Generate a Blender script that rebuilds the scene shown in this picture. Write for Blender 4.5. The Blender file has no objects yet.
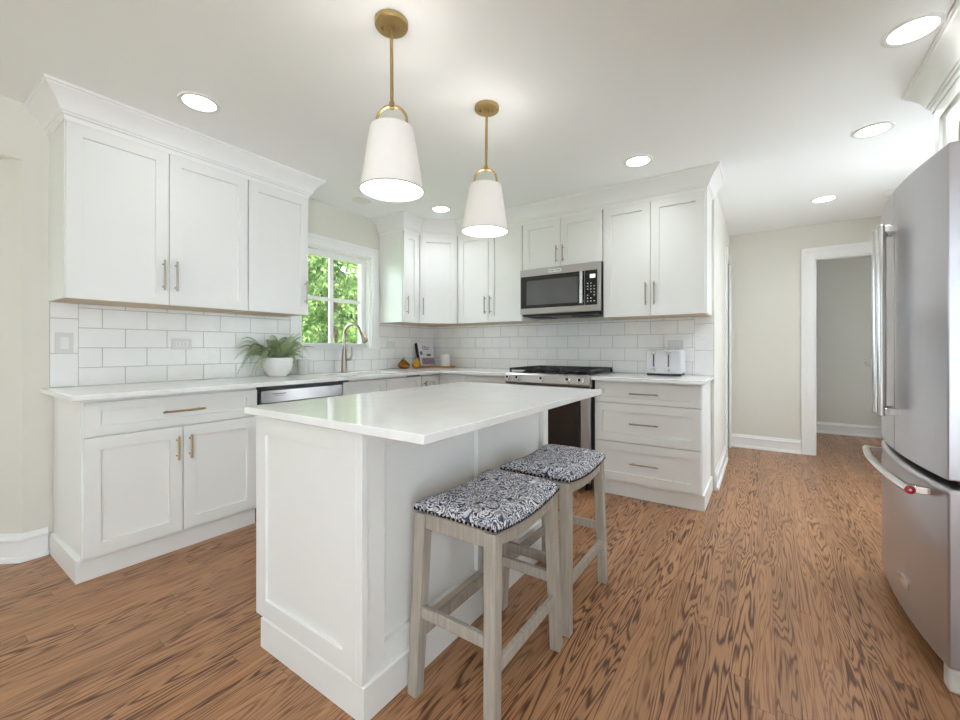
import bpy, bmesh, math, random
from mathutils import Vector, Matrix

# ------------------------------------------------------------------ camera, world, light, exposure
S = bpy.context.scene
COL = S.collection
PI = math.pi

cam_d = bpy.data.cameras.new('camera')
cam = bpy.data.objects.new('camera', cam_d)
COL.objects.link(cam)
cam.location = (3.2654, -3.7856, 1.1341)
cam.rotation_euler = (PI / 2, 0, math.radians(34.3975))
cam_d.sensor_width = 36.0
cam_d.lens = 36.0 * 413.82 / 960.0
cam_d.shift_y = (348.13 - 360.0) / 960.0
cam_d.clip_start = 0.02
S.camera = cam

w = bpy.data.worlds.new('sky')
S.world = w
w.use_nodes = True
wb = w.node_tree.nodes['Background']
wb.inputs['Color'].default_value = (0.745, 0.885, 1.0, 1)
wb.inputs['Strength'].default_value = 5.0

sun_d = bpy.data.lights.new('sun', 'SUN')
sun_d.energy = 20.0
sun_d.angle = math.radians(2)
sun_d.color = (1.0, 0.95, 0.86)
sun = bpy.data.objects.new('sun', sun_d)
COL.objects.link(sun)
sun.rotation_euler = Vector((-0.55, -0.35, -0.85)).to_track_quat('-Z', 'Y').to_euler()

PENDANT_W = 2.8

vs = S.view_settings
S.display_settings.display_device = 'sRGB'
vs.view_transform = 'Standard'
vs.look = 'None'
vs.gamma = 1.0
vs.use_curve_mapping = False
vs.exposure = 0.55
S.cycles.use_denoising = True
S.cycles.max_bounces = 14
S.cycles.diffuse_bounces = 8
S.cycles.glossy_bounces = 4
S.cycles.transmission_bounces = 8
S.cycles.transparent_max_bounces = 12
S.cycles.sample_clamp_indirect = 6.0
S.cycles.caustics_reflective = False
S.cycles.caustics_refractive = False


# ------------------------------------------------------------------ materials
def srgb(r, g, b):
    f = lambda c: (c / 255 / 12.92) if c / 255 <= 0.04045 else ((c / 255 + 0.055) / 1.055) ** 2.4
    return (f(r), f(g), f(b), 1)


def mat(name, col, rough=0.5, metal=0.0, spec=0.5, bump=0.0, bscale=60.0, var=0.0, vscale=4.0, coat=0.0, stretch=None):
    """principled material with procedural colour variation and bump"""
    m = bpy.data.materials.new(name)
    m.use_nodes = True
    nt = m.node_tree
    N, L = nt.nodes, nt.links
    p = N['Principled BSDF']
    p.inputs['Base Color'].default_value = col
    p.inputs['Roughness'].default_value = rough
    p.inputs['Metallic'].default_value = metal
    p.inputs['Specular IOR Level'].default_value = spec
    p.inputs['Coat Weight'].default_value = coat
    tc = N.new('ShaderNodeTexCoord')
    src = tc.outputs['Object']
    if stretch:
        mp = N.new('ShaderNodeMapping')
        mp.inputs['Scale'].default_value = stretch
        L.new(src, mp.inputs['Vector'])
        src = mp.outputs['Vector']
    if var > 0:
        n = N.new('ShaderNodeTexNoise')
        n.inputs['Scale'].default_value = vscale
        n.inputs['Detail'].default_value = 5
        L.new(src, n.inputs['Vector'])
        cr = N.new('ShaderNodeValToRGB')
        cr.color_ramp.elements[0].position = 0.3
        cr.color_ramp.elements[1].position = 0.7
        cr.color_ramp.elements[0].color = tuple(max(0, c * (1 - var)) for c in col[:3]) + (1,)
        cr.color_ramp.elements[1].color = tuple(min(1, c * (1 + var)) for c in col[:3]) + (1,)
        L.new(n.outputs['Fac'], cr.inputs['Fac'])
        L.new(cr.outputs['Color'], p.inputs['Base Color'])
    if bump > 0:
        n2 = N.new('ShaderNodeTexNoise')
        n2.inputs['Scale'].default_value = bscale
        n2.inputs['Detail'].default_value = 3
        L.new(src, n2.inputs['Vector'])
        b = N.new('ShaderNodeBump')
        b.inputs['Strength'].default_value = bump
        b.inputs['Distance'].default_value = 0.01
        L.new(n2.outputs['Fac'], b.inputs['Height'])
        L.new(b.outputs['Normal'], p.inputs['Normal'])
    return m


def emit(name, col, strength):
    m = bpy.data.materials.new(name)
    m.use_nodes = True
    p = m.node_tree.nodes['Principled BSDF']
    p.inputs['Base Color'].default_value = col
    p.inputs['Emission Color'].default_value = col
    p.inputs['Emission Strength'].default_value = strength
    return m


def glass_mat(name, tint=(1, 1, 1, 1), refl=0.06):
    m = bpy.data.materials.new(name)
    m.use_nodes = True
    nt = m.node_tree
    N, L = nt.nodes, nt.links
    N.remove(N['Principled BSDF'])
    t = N.new('ShaderNodeBsdfTransparent')
    t.inputs['Color'].default_value = tint
    g = N.new('ShaderNodeBsdfGlossy')
    g.inputs['Roughness'].default_value = 0.02
    mx = N.new('ShaderNodeMixShader')
    mx.inputs['Fac'].default_value = refl
    L.new(t.outputs[0], mx.inputs[1])
    L.new(g.outputs[0], mx.inputs[2])
    L.new(mx.outputs[0], N['Material Output'].inputs['Surface'])
    return m


def shade_mat(name):
    m = bpy.data.materials.new(name)
    m.use_nodes = True
    nt = m.node_tree
    N, L = nt.nodes, nt.links
    N.remove(N['Principled BSDF'])
    tc = N.new('ShaderNodeTexCoord')
    n = N.new('ShaderNodeTexNoise')
    mp = N.new('ShaderNodeMapping')
    mp.inputs['Scale'].default_value = (1, 1, 0.2)
    n.inputs['Scale'].default_value = 300
    L.new(tc.outputs['Object'], mp.inputs['Vector'])
    L.new(mp.outputs['Vector'], n.inputs['Vector'])
    b = N.new('ShaderNodeBump')
    b.inputs['Strength'].default_value = 0.15
    b.inputs['Distance'].default_value = 0.002
    L.new(n.outputs['Fac'], b.inputs['Height'])
    d = N.new('ShaderNodeBsdfDiffuse')
    d.inputs['Color'].default_value = (0.84, 0.82, 0.80, 1)
    L.new(b.outputs['Normal'], d.inputs['Normal'])
    t = N.new('ShaderNodeBsdfTranslucent')
    t.inputs['Color'].default_value = (0.88, 0.85, 0.82, 1)
    mx = N.new('ShaderNodeMixShader')
    mx.inputs['Fac'].default_value = 0.09
    L.new(d.outputs[0], mx.inputs[1])
    L.new(t.outputs[0], mx.inputs[2])
    L.new(mx.outputs[0], N['Material Output'].inputs['Surface'])
    return m


class NG:
    """small helper for math nodes"""
    def __init__(s, m):
        s.N, s.L = m.node_tree.nodes, m.node_tree.links

    def math(s, op, a, b=None, c=None):
        n = s.N.new('ShaderNodeMath')
        n.operation = op
        for i, x in enumerate((a, b, c)):
            if x is None:
                continue
            if isinstance(x, (int, float)):
                n.inputs[i].default_value = x
            else:
                s.L.new(x, n.inputs[i])
        return n.outputs[0]

    def comb(s, x, y, z):
        n = s.N.new('ShaderNodeCombineXYZ')
        for i, v in enumerate((x, y, z)):
            if isinstance(v, (int, float)):
                n.inputs[i].default_value = v
            else:
                s.L.new(v, n.inputs[i])
        return n.outputs[0]

    def noise(s, vec, scale, detail=3, rough=0.5, dist=0.0):
        n = s.N.new('ShaderNodeTexNoise')
        n.inputs['Scale'].default_value = scale
        n.inputs['Detail'].default_value = detail
        n.inputs['Roughness'].default_value = rough
        n.inputs['Distortion'].default_value = dist
        s.L.new(vec, n.inputs['Vector'])
        return n.outputs['Fac']

    def white(s, vec):
        n = s.N.new('ShaderNodeTexWhiteNoise')
        n.noise_dimensions = '3D'
        s.L.new(vec, n.inputs['Vector'])
        return n.outputs['Value']

    def ramp(s, fac, stops):
        n = s.N.new('ShaderNodeValToRGB')
        cr = n.color_ramp
        while len(cr.elements) < len(stops):
            cr.elements.new(0.5)
        for e, (p, c) in zip(cr.elements, stops):
            e.position = p
            e.color = c
        s.L.new(fac, n.inputs['Fac'])
        return n.outputs['Color']

    def mix(s, fac, a, b, mode='MIX'):
        n = s.N.new('ShaderNodeMix')
        n.data_type = 'RGBA'
        n.blend_type = mode
        ins = [n.inputs[0], n.inputs[6], n.inputs[7]]
        for i, v in zip(ins, (fac, a, b)):
            if isinstance(v, (int, float, tuple)):
                i.default_value = v
            else:
                s.L.new(v, i)
        return n.outputs[2]


def floor_mat():
    m = bpy.data.materials.new('oak_floor')
    m.use_nodes = True
    g = NG(m)
    N, L = g.N, g.L
    p = N['Principled BSDF']
    tc = N.new('ShaderNodeTexCoord')
    sp = N.new('ShaderNodeSeparateXYZ')
    L.new(tc.outputs['Object'], sp.inputs[0])
    X, Y = sp.outputs[0], sp.outputs[1]
    W = 0.066
    fx = g.math('DIVIDE', X, W)
    idx = g.math('FLOOR', fx)
    lx = g.math('FRACT', fx)
    r1 = g.white(g.comb(idx, 3.7, 1.3))
    yy = g.math('ADD', Y, g.math('MULTIPLY', r1, 5.0))
    fy = g.math('DIVIDE', yy, 1.05)
    idy = g.math('FLOOR', fy)
    ly = g.math('FRACT', fy)
    r2 = g.white(g.comb(idx, idy, 7.7))
    r3 = g.white(g.comb(idx, idy, 2.1))
    # cathedral grain: contour bands of a stretched noise, new for every board
    gv = g.comb(g.math('ADD', g.math('MULTIPLY', X, 11.0), g.math('MULTIPLY', r2, 40.0)),
                g.math('ADD', g.math('MULTIPLY', Y, 0.8), g.math('MULTIPLY', r3, 30.0)), g.math('MULTIPLY', r2, 17.0))
    n1 = g.noise(gv, 1.0, 3, 0.42, 0.3)
    bands = g.math('SINE', g.math('MULTIPLY', n1, 140.0))
    bands = g.math('POWER', g.math('ADD', g.math('MULTIPLY', bands, 0.5), 0.5), 2.6)
    fib = g.noise(g.comb(g.math('MULTIPLY', X, 420.0), g.math('MULTIPLY', Y, 9.0), r2), 1.0, 3, 0.6)
    pores = g.noise(g.comb(g.math('MULTIPLY', X, 160.0), g.math('MULTIPLY', Y, 5.0), r3), 1.0, 2, 0.5)
    strength = g.math('ADD', 0.22, g.math('MULTIPLY', r3, 0.55))
    gr = g.math('MULTIPLY', bands, strength)
    gr = g.math('ADD', gr, g.math('MULTIPLY', g.math('SUBTRACT', fib, 0.5), 1.0))
    gr = g.math('ADD', gr, g.math('MULTIPLY', g.math('SUBTRACT', pores, 0.5), 0.5))
    col = g.ramp(gr, [(0.0, srgb(180, 135, 98)), (0.25, srgb(152, 106, 73)), (0.58, srgb(104, 66, 42)), (1.0, srgb(48, 28, 18))])
    tone = g.ramp(r2, [(0.0, (0.84, 0.83, 0.81, 1)), (0.5, (0.96, 0.95, 0.94, 1)), (1.0, (1.06, 1.05, 1.03, 1))])
    col = g.mix(1.0, col, tone, 'MULTIPLY')
    # seams
    ex = g.math('MINIMUM', lx, g.math('SUBTRACT', 1.0, lx))
    ey = g.math('MINIMUM', ly, g.math('SUBTRACT', 1.0, ly))
    sx = g.math('LESS_THAN', ex, 0.012)
    sy = g.math('LESS_THAN', ey, 0.0012)
    seam = g.math('MAXIMUM', sx, sy)
    col = g.mix(g.math('MULTIPLY', seam, 0.45), col, srgb(52, 32, 22))
    L.new(col, p.inputs['Base Color'])
    rr = g.math('ADD', 0.30, g.math('MULTIPLY', gr, 0.10))
    L.new(rr, p.inputs['Roughness'])
    p.inputs['Specular IOR Level'].default_value = 0.45
    b = N.new('ShaderNodeBump')
    b.inputs['Strength'].default_value = 0.12
    b.inputs['Distance'].default_value = 0.002
    L.new(g.math('SUBTRACT', 1.0, g.math('ADD', gr, seam)), b.inputs['Height'])
    L.new(b.outputs['Normal'], p.inputs['Normal'])
    return m


def tile_mat():
    m = bpy.data.materials.new('glazed_tile')
    m.use_nodes = True
    g = NG(m)
    N, L = g.N, g.L
    p = N['Principled BSDF']
    tc = N.new('ShaderNodeTexCoord')
    v = tc.outputs['Object']
    n1 = g.noise(v, 22, 3, 0.5)
    n2 = g.noise(v, 5, 2, 0.5)
    col = g.ramp(n2, [(0.3, (0.85, 0.85, 0.84, 1)), (0.7, (0.90, 0.90, 0.89, 1))])
    L.new(col, p.inputs['Base Color'])
    p.inputs['Roughness'].default_value = 0.10
    b = N.new('ShaderNodeBump')
    b.inputs['Strength'].default_value = 0.35
    b.inputs['Distance'].default_value = 0.012
    L.new(n1, b.inputs['Height'])
    L.new(b.outputs['Normal'], p.inputs['Normal'])
    return m


def damask_mat():
    m = bpy.data.materials.new('damask_fabric')
    m.use_nodes = True
    g = NG(m)
    N, L = g.N, g.L
    p = N['Principled BSDF']
    tc = N.new('ShaderNodeTexCoord')
    v = tc.outputs['Object']
    n = g.noise(v, 19.0, 2, 0.5, 1.5)
    s = g.math('SINE', g.math('MULTIPLY', n, 58.0))
    s = g.math('ADD', g.math('MULTIPLY', s, 0.5), 0.5)
    n2 = g.noise(v, 90.0, 2, 0.5)
    s2 = g.math('ADD', s, g.math('MULTIPLY', g.math('SUBTRACT', n2, 0.5), 0.9))
    col = g.ramp(s2, [(0.0, srgb(62, 66, 86)), (0.40, srgb(92, 97, 120)), (0.60, srgb(196, 197, 204)), (1.0, srgb(232, 231, 232))])
    L.new(col, p.inputs['Base Color'])
    p.inputs['Roughness'].default_value = 0.9
    p.inputs['Specular IOR Level'].default_value = 0.15
    b = N.new('ShaderNodeBump')
    b.inputs['Strength'].default_value = 0.3
    b.inputs['Distance'].default_value = 0.002
    L.new(g.noise(v, 500, 2), b.inputs['Height'])
    L.new(b.outputs['Normal'], p.inputs['Normal'])
    return m


def leaf_mat(name, dark, mid, light, transl=0.35):
    m = bpy.data.materials.new(name)
    m.use_nodes = True
    g = NG(m)
    N, L = g.N, g.L
    N.remove(N['Principled BSDF'])
    tc = N.new('ShaderNodeTexCoord')
    f = g.noise(tc.outputs['Object'], 3.2, 6, 0.7)
    col = g.ramp(f, [(0.3, dark), (0.5, mid), (0.7, light)])
    d = N.new('ShaderNodeBsdfDiffuse')
    t = N.new('ShaderNodeBsdfTranslucent')
    L.new(col, d.inputs['Color'])
    L.new(col, t.inputs['Color'])
    mx = N.new('ShaderNodeMixShader')
    mx.inputs['Fac'].default_value = transl
    L.new(d.outputs[0], mx.inputs[1])
    L.new(t.outputs[0], mx.inputs[2])
    L.new(mx.outputs[0], N['Material Output'].inputs['Surface'])
    return m


def quartz_mat():
    m = bpy.data.materials.new('white_quartz')
    m.use_nodes = True
    g = NG(m)
    N, L = g.N, g.L
    p = N['Principled BSDF']
    tc = N.new('ShaderNodeTexCoord')
    v = tc.outputs['Object']
    n = g.noise(v, 2.2, 6, 0.62, 0.8)
    vein = g.math('ABSOLUTE', g.math('SUBTRACT', n, 0.5))
    col = g.ramp(vein, [(0.0, (0.86, 0.86, 0.85, 1)), (0.05, (0.895, 0.895, 0.885, 1)), (0.2, (0.905, 0.905, 0.895, 1))])
    L.new(col, p.inputs['Base Color'])
    p.inputs['Roughness'].default_value = 0.12
    return m


M = dict(
    cab=mat('cabinet_paint', (0.84, 0.842, 0.82, 1), 0.32, var=0.01, vscale=2, bump=0.02, bscale=200),
    trim=mat('trim_paint', (0.88, 0.88, 0.87, 1), 0.35, bump=0.02, bscale=120),
    under=mat('cabinet_underside', srgb(206, 186, 160), 0.6, var=0.06, vscale=6, stretch=(20, 1, 1)),
    wall=mat('beige_wall_paint', srgb(224, 221, 212), 0.7, bump=0.04, bscale=250, var=0.012, vscale=1.5, spec=0.3),
    ceil=mat('ceiling_paint', (0.93, 0.94, 0.935, 1), 0.8, bump=0.03, bscale=200, spec=0.2),
    floor=floor_mat(), tile=tile_mat(), quartz=quartz_mat(),
    grout=mat('grout', srgb(196, 194, 188), 0.9, bump=0.1, bscale=400),
    nickel=mat('brushed_nickel', srgb(176, 166, 152), 0.32, 1.0, bump=0.03, bscale=300),
    brass=mat('champagne_bronze', srgb(196, 170, 132), 0.33, 1.0, bump=0.03, bscale=300),
    gold=mat('aged_brass', srgb(186, 160, 112), 0.36, 1.0, bump=0.03, bscale=300),
    steel=mat('stainless_steel', srgb(188, 186, 186), 0.30, 1.0, bump=0.02, bscale=40, stretch=(1, 1, 60), var=0.03, vscale=6),
    fsteel=mat('fridge_stainless', srgb(186, 183, 187), 0.28, 0.82, bump=0.02, bscale=30, stretch=(1, 60, 1), var=0.03, vscale=5),
    chrome=mat('polished_steel', srgb(214, 212, 212), 0.14, 1.0, bump=0.01, bscale=100),
    grey=mat('grey_metal', srgb(122, 122, 124), 0.45, 0.6, bump=0.02, bscale=200),
    black=mat('black_enamel', (0.012, 0.012, 0.013, 1), 0.35, bump=0.02, bscale=200),
    blackglass=mat('black_glass', (0.012, 0.012, 0.013, 1), 0.05, spec=0.6, bump=0.003, bscale=10),
    mesh=mat('microwave_screen', srgb(92, 92, 94), 0.12, spec=0.6, bump=0.005, bscale=10, var=0.1, vscale=4),
    iron=mat('cast_iron', (0.022, 0.022, 0.023, 1), 0.6, bump=0.2, bscale=300),
    white=mat('white_plastic', (0.80, 0.80, 0.79, 1), 0.3, bump=0.01, bscale=100),
    ceramic=mat('white_ceramic', (0.80, 0.795, 0.78, 1), 0.4, bump=0.03, bscale=60, var=0.02, vscale=20),
    vase=mat('matte_white_clay', (0.70, 0.69, 0.67, 1), 0.7, bump=0.05, bscale=80),
    plate=mat('plate_plastic', (0.70, 0.70, 0.68, 1), 0.35, bump=0.01, bscale=100),
    toaster=mat('pale_toaster_enamel', (0.60, 0.60, 0.62, 1), 0.32, bump=0.01, bscale=100),
    wood=mat('greywashed_wood', srgb(172, 164, 152), 0.6, bump=0.12, bscale=40, var=0.14, vscale=14, stretch=(6, 6, 0.5)),
    board=mat('honey_wood', srgb(190, 132, 70), 0.45, bump=0.05, bscale=40, var=0.18, vscale=10, stretch=(1, 8, 8)),
    damask=damask_mat(),
    nail=mat('dark_nailheads', srgb(40, 38, 40), 0.35, 0.8, bump=0.02, bscale=100),
    red=mat('red_enamel', srgb(176, 22, 34), 0.3, bump=0.01, bscale=100),
    frond=leaf_mat('fern_green', srgb(122, 142, 104), srgb(170, 186, 146), srgb(210, 220, 188), 0.4),
    stem=mat('fern_stem', srgb(120, 124, 84), 0.6, var=0.1),
    leaf=leaf_mat('tree_leaf', srgb(62, 86, 44), srgb(116, 142, 86), srgb(184, 196, 144), 0.42),
    leafdark=leaf_mat('far_tree_leaf', srgb(30, 48, 24), srgb(58, 80, 44), srgb(92, 112, 70), 0.3),
    bark=mat('bark', srgb(88, 70, 54), 0.9, bump=0.6, bscale=30, var=0.3, vscale=8),
    bounce_patio=mat('bounce_paving', srgb(214, 220, 226), 0.9, bump=0.1, bscale=30, var=0.04),  # pale and cool so the added paving bounces neutral light indoors
    lawn=mat('lawn', srgb(108, 140, 70), 0.9, bump=0.5, bscale=60, var=0.3, vscale=10),
    soil=mat('potting_soil', srgb(58, 44, 34), 0.95, bump=0.6, bscale=80),
    pane=glass_mat('window_glass'),
    lens=emit('recessed_lens', (1, 0.98, 0.95, 1), 6.0),
    diff=emit('pendant_diffuser', (1, 0.98, 0.95, 1), 1.6),
    shade=shade_mat('linen_shade'),
    edge=mat('shade_edge', srgb(150, 140, 130), 0.7, var=0.05),
    golden=mat('gold_ornament', srgb(196, 150, 60), 0.3, 0.75, bump=0.1, bscale=30, var=0.25, vscale=25),
    amber=mat('amber_ornament', srgb(150, 98, 34), 0.3, 0.6, bump=0.1, bscale=30, var=0.4, vscale=25),
    bookblack=mat('black_book_spine', srgb(30, 30, 33), 0.5, var=0.1),
    paper=mat('book_pages', srgb(226, 222, 212), 0.8, bump=0.2, bscale=300, stretch=(1, 1, 30)),
    cover=mat('pale_cover', srgb(214, 212, 220), 0.4, var=0.03, vscale=20),
    ink=mat('grey_ink', srgb(96, 94, 104), 0.6, var=0.1),
    mauve=mat('mauve_ink', srgb(150, 128, 146), 0.6, var=0.25, vscale=60),
    candle=mat('white_canister', (0.82, 0.82, 0.80, 1), 0.45, bump=0.02, bscale=60),
    lcd=emit('lcd_display', (0.85, 0.9, 0.95, 1), 0.5),
    exterior=mat('exterior_siding', srgb(210, 206, 198), 0.8, bump=0.1, bscale=20),
)


# ------------------------------------------------------------------ mesh helpers
def nb():
    return bmesh.new()


def box(bm, x0, x1, y0, y1, z0, z1):
    vs_ = [bm.verts.new(c) for c in ((x0, y0, z0), (x1, y0, z0), (x1, y1, z0), (x0, y1, z0),
                                     (x0, y0, z1), (x1, y0, z1), (x1, y1, z1), (x0, y1, z1))]
    for f in ((3, 2, 1, 0), (4, 5, 6, 7), (0, 1, 5, 4), (1, 2, 6, 5), (2, 3, 7, 6), (3, 0, 4, 7)):
        bm.faces.new([vs_[i] for i in f])
    return vs_


def hexa(bm, a, b):
    """prism between two 4-point loops"""
    A = [bm.verts.new(c) for c in a]
    B = [bm.verts.new(c) for c in b]
    bm.faces.new(A[::-1])
    bm.faces.new(B)
    for i in range(4):
        j = (i + 1) % 4
        bm.faces.new((A[i], A[j], B[j], B[i]))


def frame_axes(d):
    d = Vector(d).normalized()
    a = Vector((0, 0, 1)) if abs(d.z) < 0.9 else Vector((1, 0, 0))
    u = d.cross(a).normalized()
    v = d.cross(u).normalized()
    return u, v


def cyl(bm, p0, p1, r0, r1=None, n=20, cap=True):
    r1 = r0 if r1 is None else r1
    p0, p1 = Vector(p0), Vector(p1)
    u, v = frame_axes(p1 - p0)
    A, B = [], []
    for i in range(n):
        a = 2 * PI * i / n
        d = u * math.cos(a) + v * math.sin(a)
        A.append(bm.verts.new(p0 + d * r0))
        B.append(bm.verts.new(p1 + d * r1))
    for i in range(n):
        j = (i + 1) % n
        bm.faces.new((A[i], A[j], B[j], B[i]))
    if cap:
        bm.faces.new(A[::-1])
        bm.faces.new(B)


def lathe(bm, prof, c=(0, 0, 0), n=40, capb=False, capt=False):
    rings = []
    for r, z in prof:
        rings.append([bm.verts.new((c[0] + r * math.cos(2 * PI * i / n), c[1] + r * math.sin(2 * PI * i / n), c[2] + z)) for i in range(n)])
    for A, B in zip(rings, rings[1:]):
        for i in range(n):
            j = (i + 1) % n
            bm.faces.new((A[i], A[j], B[j], B[i]))
    if capb:
        bm.faces.new(rings[0][::-1])
    if capt:
        bm.faces.new(rings[-1])


def tube(bm, pts, r, n=12, cap=True):
    pts = [Vector(p) for p in pts]
    rs = r if isinstance(r, (list, tuple)) else [r] * len(pts)
    t0 = (pts[1] - pts[0]).normalized()
    u, v = frame_axes(t0)
    rings = []
    for i, p in enumerate(pts):
        t = ((pts[min(i + 1, len(pts) - 1)]) - pts[max(i - 1, 0)]).normalized()
        u = (u - t * u.dot(t)).normalized()
        v = t.cross(u)
        rings.append([bm.verts.new(p + (u * math.cos(2 * PI * k / n) + v * math.sin(2 * PI * k / n)) * rs[i]) for k in range(n)])
    for A, B in zip(rings, rings[1:]):
        for i in range(n):
            j = (i + 1) % n
            bm.faces.new((A[i], A[j], B[j], B[i]))
    if cap:
        bm.faces.new(rings[0][::-1])
        bm.faces.new(rings[-1])


def sweep(bm, path, prof, closed_prof=True):
    """sweep profile (out, z) along a plan polyline with mitres; 'out' is to the right of travel"""
    P = [Vector((p[0], p[1])) for p in path]
    rows = []
    for i, p in enumerate(P):
        ns = []
        if i > 0:
            d = (P[i] - P[i - 1]).normalized()
            ns.append(Vector((d.y, -d.x)))
        if i < len(P) - 1:
            d = (P[i + 1] - P[i]).normalized()
            ns.append(Vector((d.y, -d.x)))
        if len(ns) == 2:
            b = (ns[0] + ns[1])
            m = b / (1 + ns[0].dot(ns[1]))
        else:
            m = ns[0]
        rows.append([bm.verts.new((p.x + m.x * o, p.y + m.y * o, z)) for o, z in prof])
    k = len(prof)
    for A, B in zip(rows, rows[1:]):
        for i in range(k if closed_prof else k - 1):
            j = (i + 1) % k
            bm.faces.new((A[i], A[j], B[j], B[i]))
    if closed_prof:
        bm.faces.new(rows[0][::-1])
        bm.faces.new(rows[-1])


def obj(name, bm, m, parent=None, bevel=0.0, seg=2, angle=32, sub=0):
    bmesh.ops.recalc_face_normals(bm, faces=bm.faces[:])
    me = bpy.data.meshes.new(name)
    o = bpy.data.objects.new(name, me)
    COL.objects.link(o)
    if parent is not None:
        L = Vector((0, 0, 0))
        q = parent
        while q is not None:
            L += q.location
            q = q.parent
        bmesh.ops.translate(bm, verts=bm.verts[:], vec=-L)
        o.parent = parent
    for f in bm.faces:
        f.smooth = True
    bm.to_mesh(me)
    bm.free()
    me.set_sharp_from_angle(angle=math.radians(angle))
    me.materials.append(m)
    if sub:
        s = o.modifiers.new('subdivision', 'SUBSURF')
        s.levels = s.render_levels = sub
    if bevel > 0:
        b = o.modifiers.new('bevel', 'BEVEL')
        b.width = bevel
        b.segments = seg
        b.limit_method = 'ANGLE'
        b.angle_limit = math.radians(40)
        b.use_clamp_overlap = True
    return o


def thing(name, label, cat, loc=(0, 0, 0), group=None, rotz=0):
    o = bpy.data.objects.new(name, None)
    COL.objects.link(o)
    o.empty_display_size = 0.1
    o.location = loc
    o.rotation_euler = (0, 0, rotz)
    return tag(o, label, cat, group)


def tag(o, label, cat, group=None):
    o['label'] = label
    o['category'] = cat
    if group:
        o['group'] = group
    return o


def struct(name, bm, m, bevel=0.0, parent=None):
    o = obj(name, bm, m, parent, bevel)
    if parent is None:
        o['kind'] = 'structure'
    return o


def dup(root, loc, label, rotz=0):
    r = root.copy()
    COL.objects.link(r)
    r.location = loc
    r.rotation_euler = (0, 0, rotz)
    r['label'] = label
    for ch in list(root.children):
        c = ch.copy()
        COL.objects.link(c)
        c.parent = r
        for g in list(ch.children):
            d = g.copy()
            COL.objects.link(d)
            d.parent = c
    return r


class Fr:
    """placement on a vertical face: u runs horizontally, n is the outward normal"""
    def __init__(s, o, u):
        s.o = Vector(o)
        s.u = Vector(u).normalized()
        s.n = s.u.cross(Vector((0, 0, 1)))

    def p(s, a, z, n):
        v = s.o + s.u * a + s.n * n
        return Vector((v.x, v.y, z))


def fbox(bm, F, a0, a1, z0, z1, n0, n1):
    hexa(bm, [F.p(a0, z0, n0), F.p(a1, z0, n0), F.p(a1, z1, n0), F.p(a0, z1, n0)],
         [F.p(a0, z0, n1), F.p(a1, z0, n1), F.p(a1, z1, n1), F.p(a0, z1, n1)])


def shaker(bm, F, a0, a1, z0, z1, n0=0.002, t=0.020, st=0.062, rec=0.013, stz=None):
    """one-piece recessed panel front"""
    stz = st if stz is None else stz
    n1 = n0 + t
    O0 = [(a0, z0), (a1, z0), (a1, z1), (a0, z1)]
    I0 = [(a0 + st, z0 + stz), (a1 - st, z0 + stz), (a1 - st, z1 - stz), (a0 + st, z1 - stz)]
    mk = lambda L, n: [bm.verts.new(F.p(a, z, n)) for a, z in L]
    B, T, I, R = mk(O0, n0), mk(O0, n1), mk(I0, n1), mk(I0, n1 - rec)
    bm.faces.new(B[::-1])
    bm.faces.new(R)
    for i in range(4):
        j = (i + 1) % 4
        bm.faces.new((B[i], B[j], T[j], T[i]))
        bm.faces.new((T[i], T[j], I[j], I[i]))
        bm.faces.new((I[i], I[j], R[j], R[i]))


def pull(F, parent, a, z, length, vertical=True, m=None, n0=0.022):
    bm = nb()
    h = length / 2
    r = 0.0058
    so = n0 + 0.030
    if vertical:
        cyl(bm, F.p(a, z - h, so), F.p(a, z + h, so), r, n=14)
        ps = [(a, z - h + 0.022), (a, z + h - 0.022)]
    else:
        cyl(bm, F.p(a - h, z, so), F.p(a + h, z, so), r, n=14)
        ps = [(a - h + 0.022, z), (a + h - 0.022, z)]
    for q in ps:
        cyl(bm, F.p(q[0], q[1], n0 - 0.001), F.p(q[0], q[1], so), 0.0048, n=12)
    return obj('handle', bm, m or M['nickel'], parent)


# ------------------------------------------------------------------ room shell
CE = 2.443
RX = 4.62          # right wall
FY = 1.83          # far wall of the kitchen
BY = -7.2          # wall behind the camera
PY = 3.38          # wall of the passage beyond the opening
HX = 2.943         # return wall face

bm = nb(); box(bm, -1.2, RX + 0.12, BY - 0.12, PY + 0.12, -0.12, 0.0)
struct('floor', bm, M['floor'])
bm = nb(); box(bm, -1.2, RX + 0.12, BY - 0.12, PY + 0.12, CE, CE + 0.14)
struct('ceiling', bm, M['ceil'])

BAY0, BAY1, BAYZ = -3.343, -6.3, 2.14
WY0, WY1, WZ0, WZ1 = -1.738, -0.972, 1.14, 2.035     # kitchen window hole
T = 0.14
bm = nb()
box(bm, -T, 0, WY1, 0.12, 0, CE)
box(bm, -T, 0, WY0, WY1, 0, WZ0)
box(bm, -T, 0, WY0, WY1, WZ1, CE)
box(bm, -T, 0, BAY0, WY0, 0, CE)
box(bm, -T, 0, BAY1, BAY0, BAYZ, CE)
box(bm, -T, 0, BY, BAY1, 0, CE)
struct('wall_left', bm, M['wall'])

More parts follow.
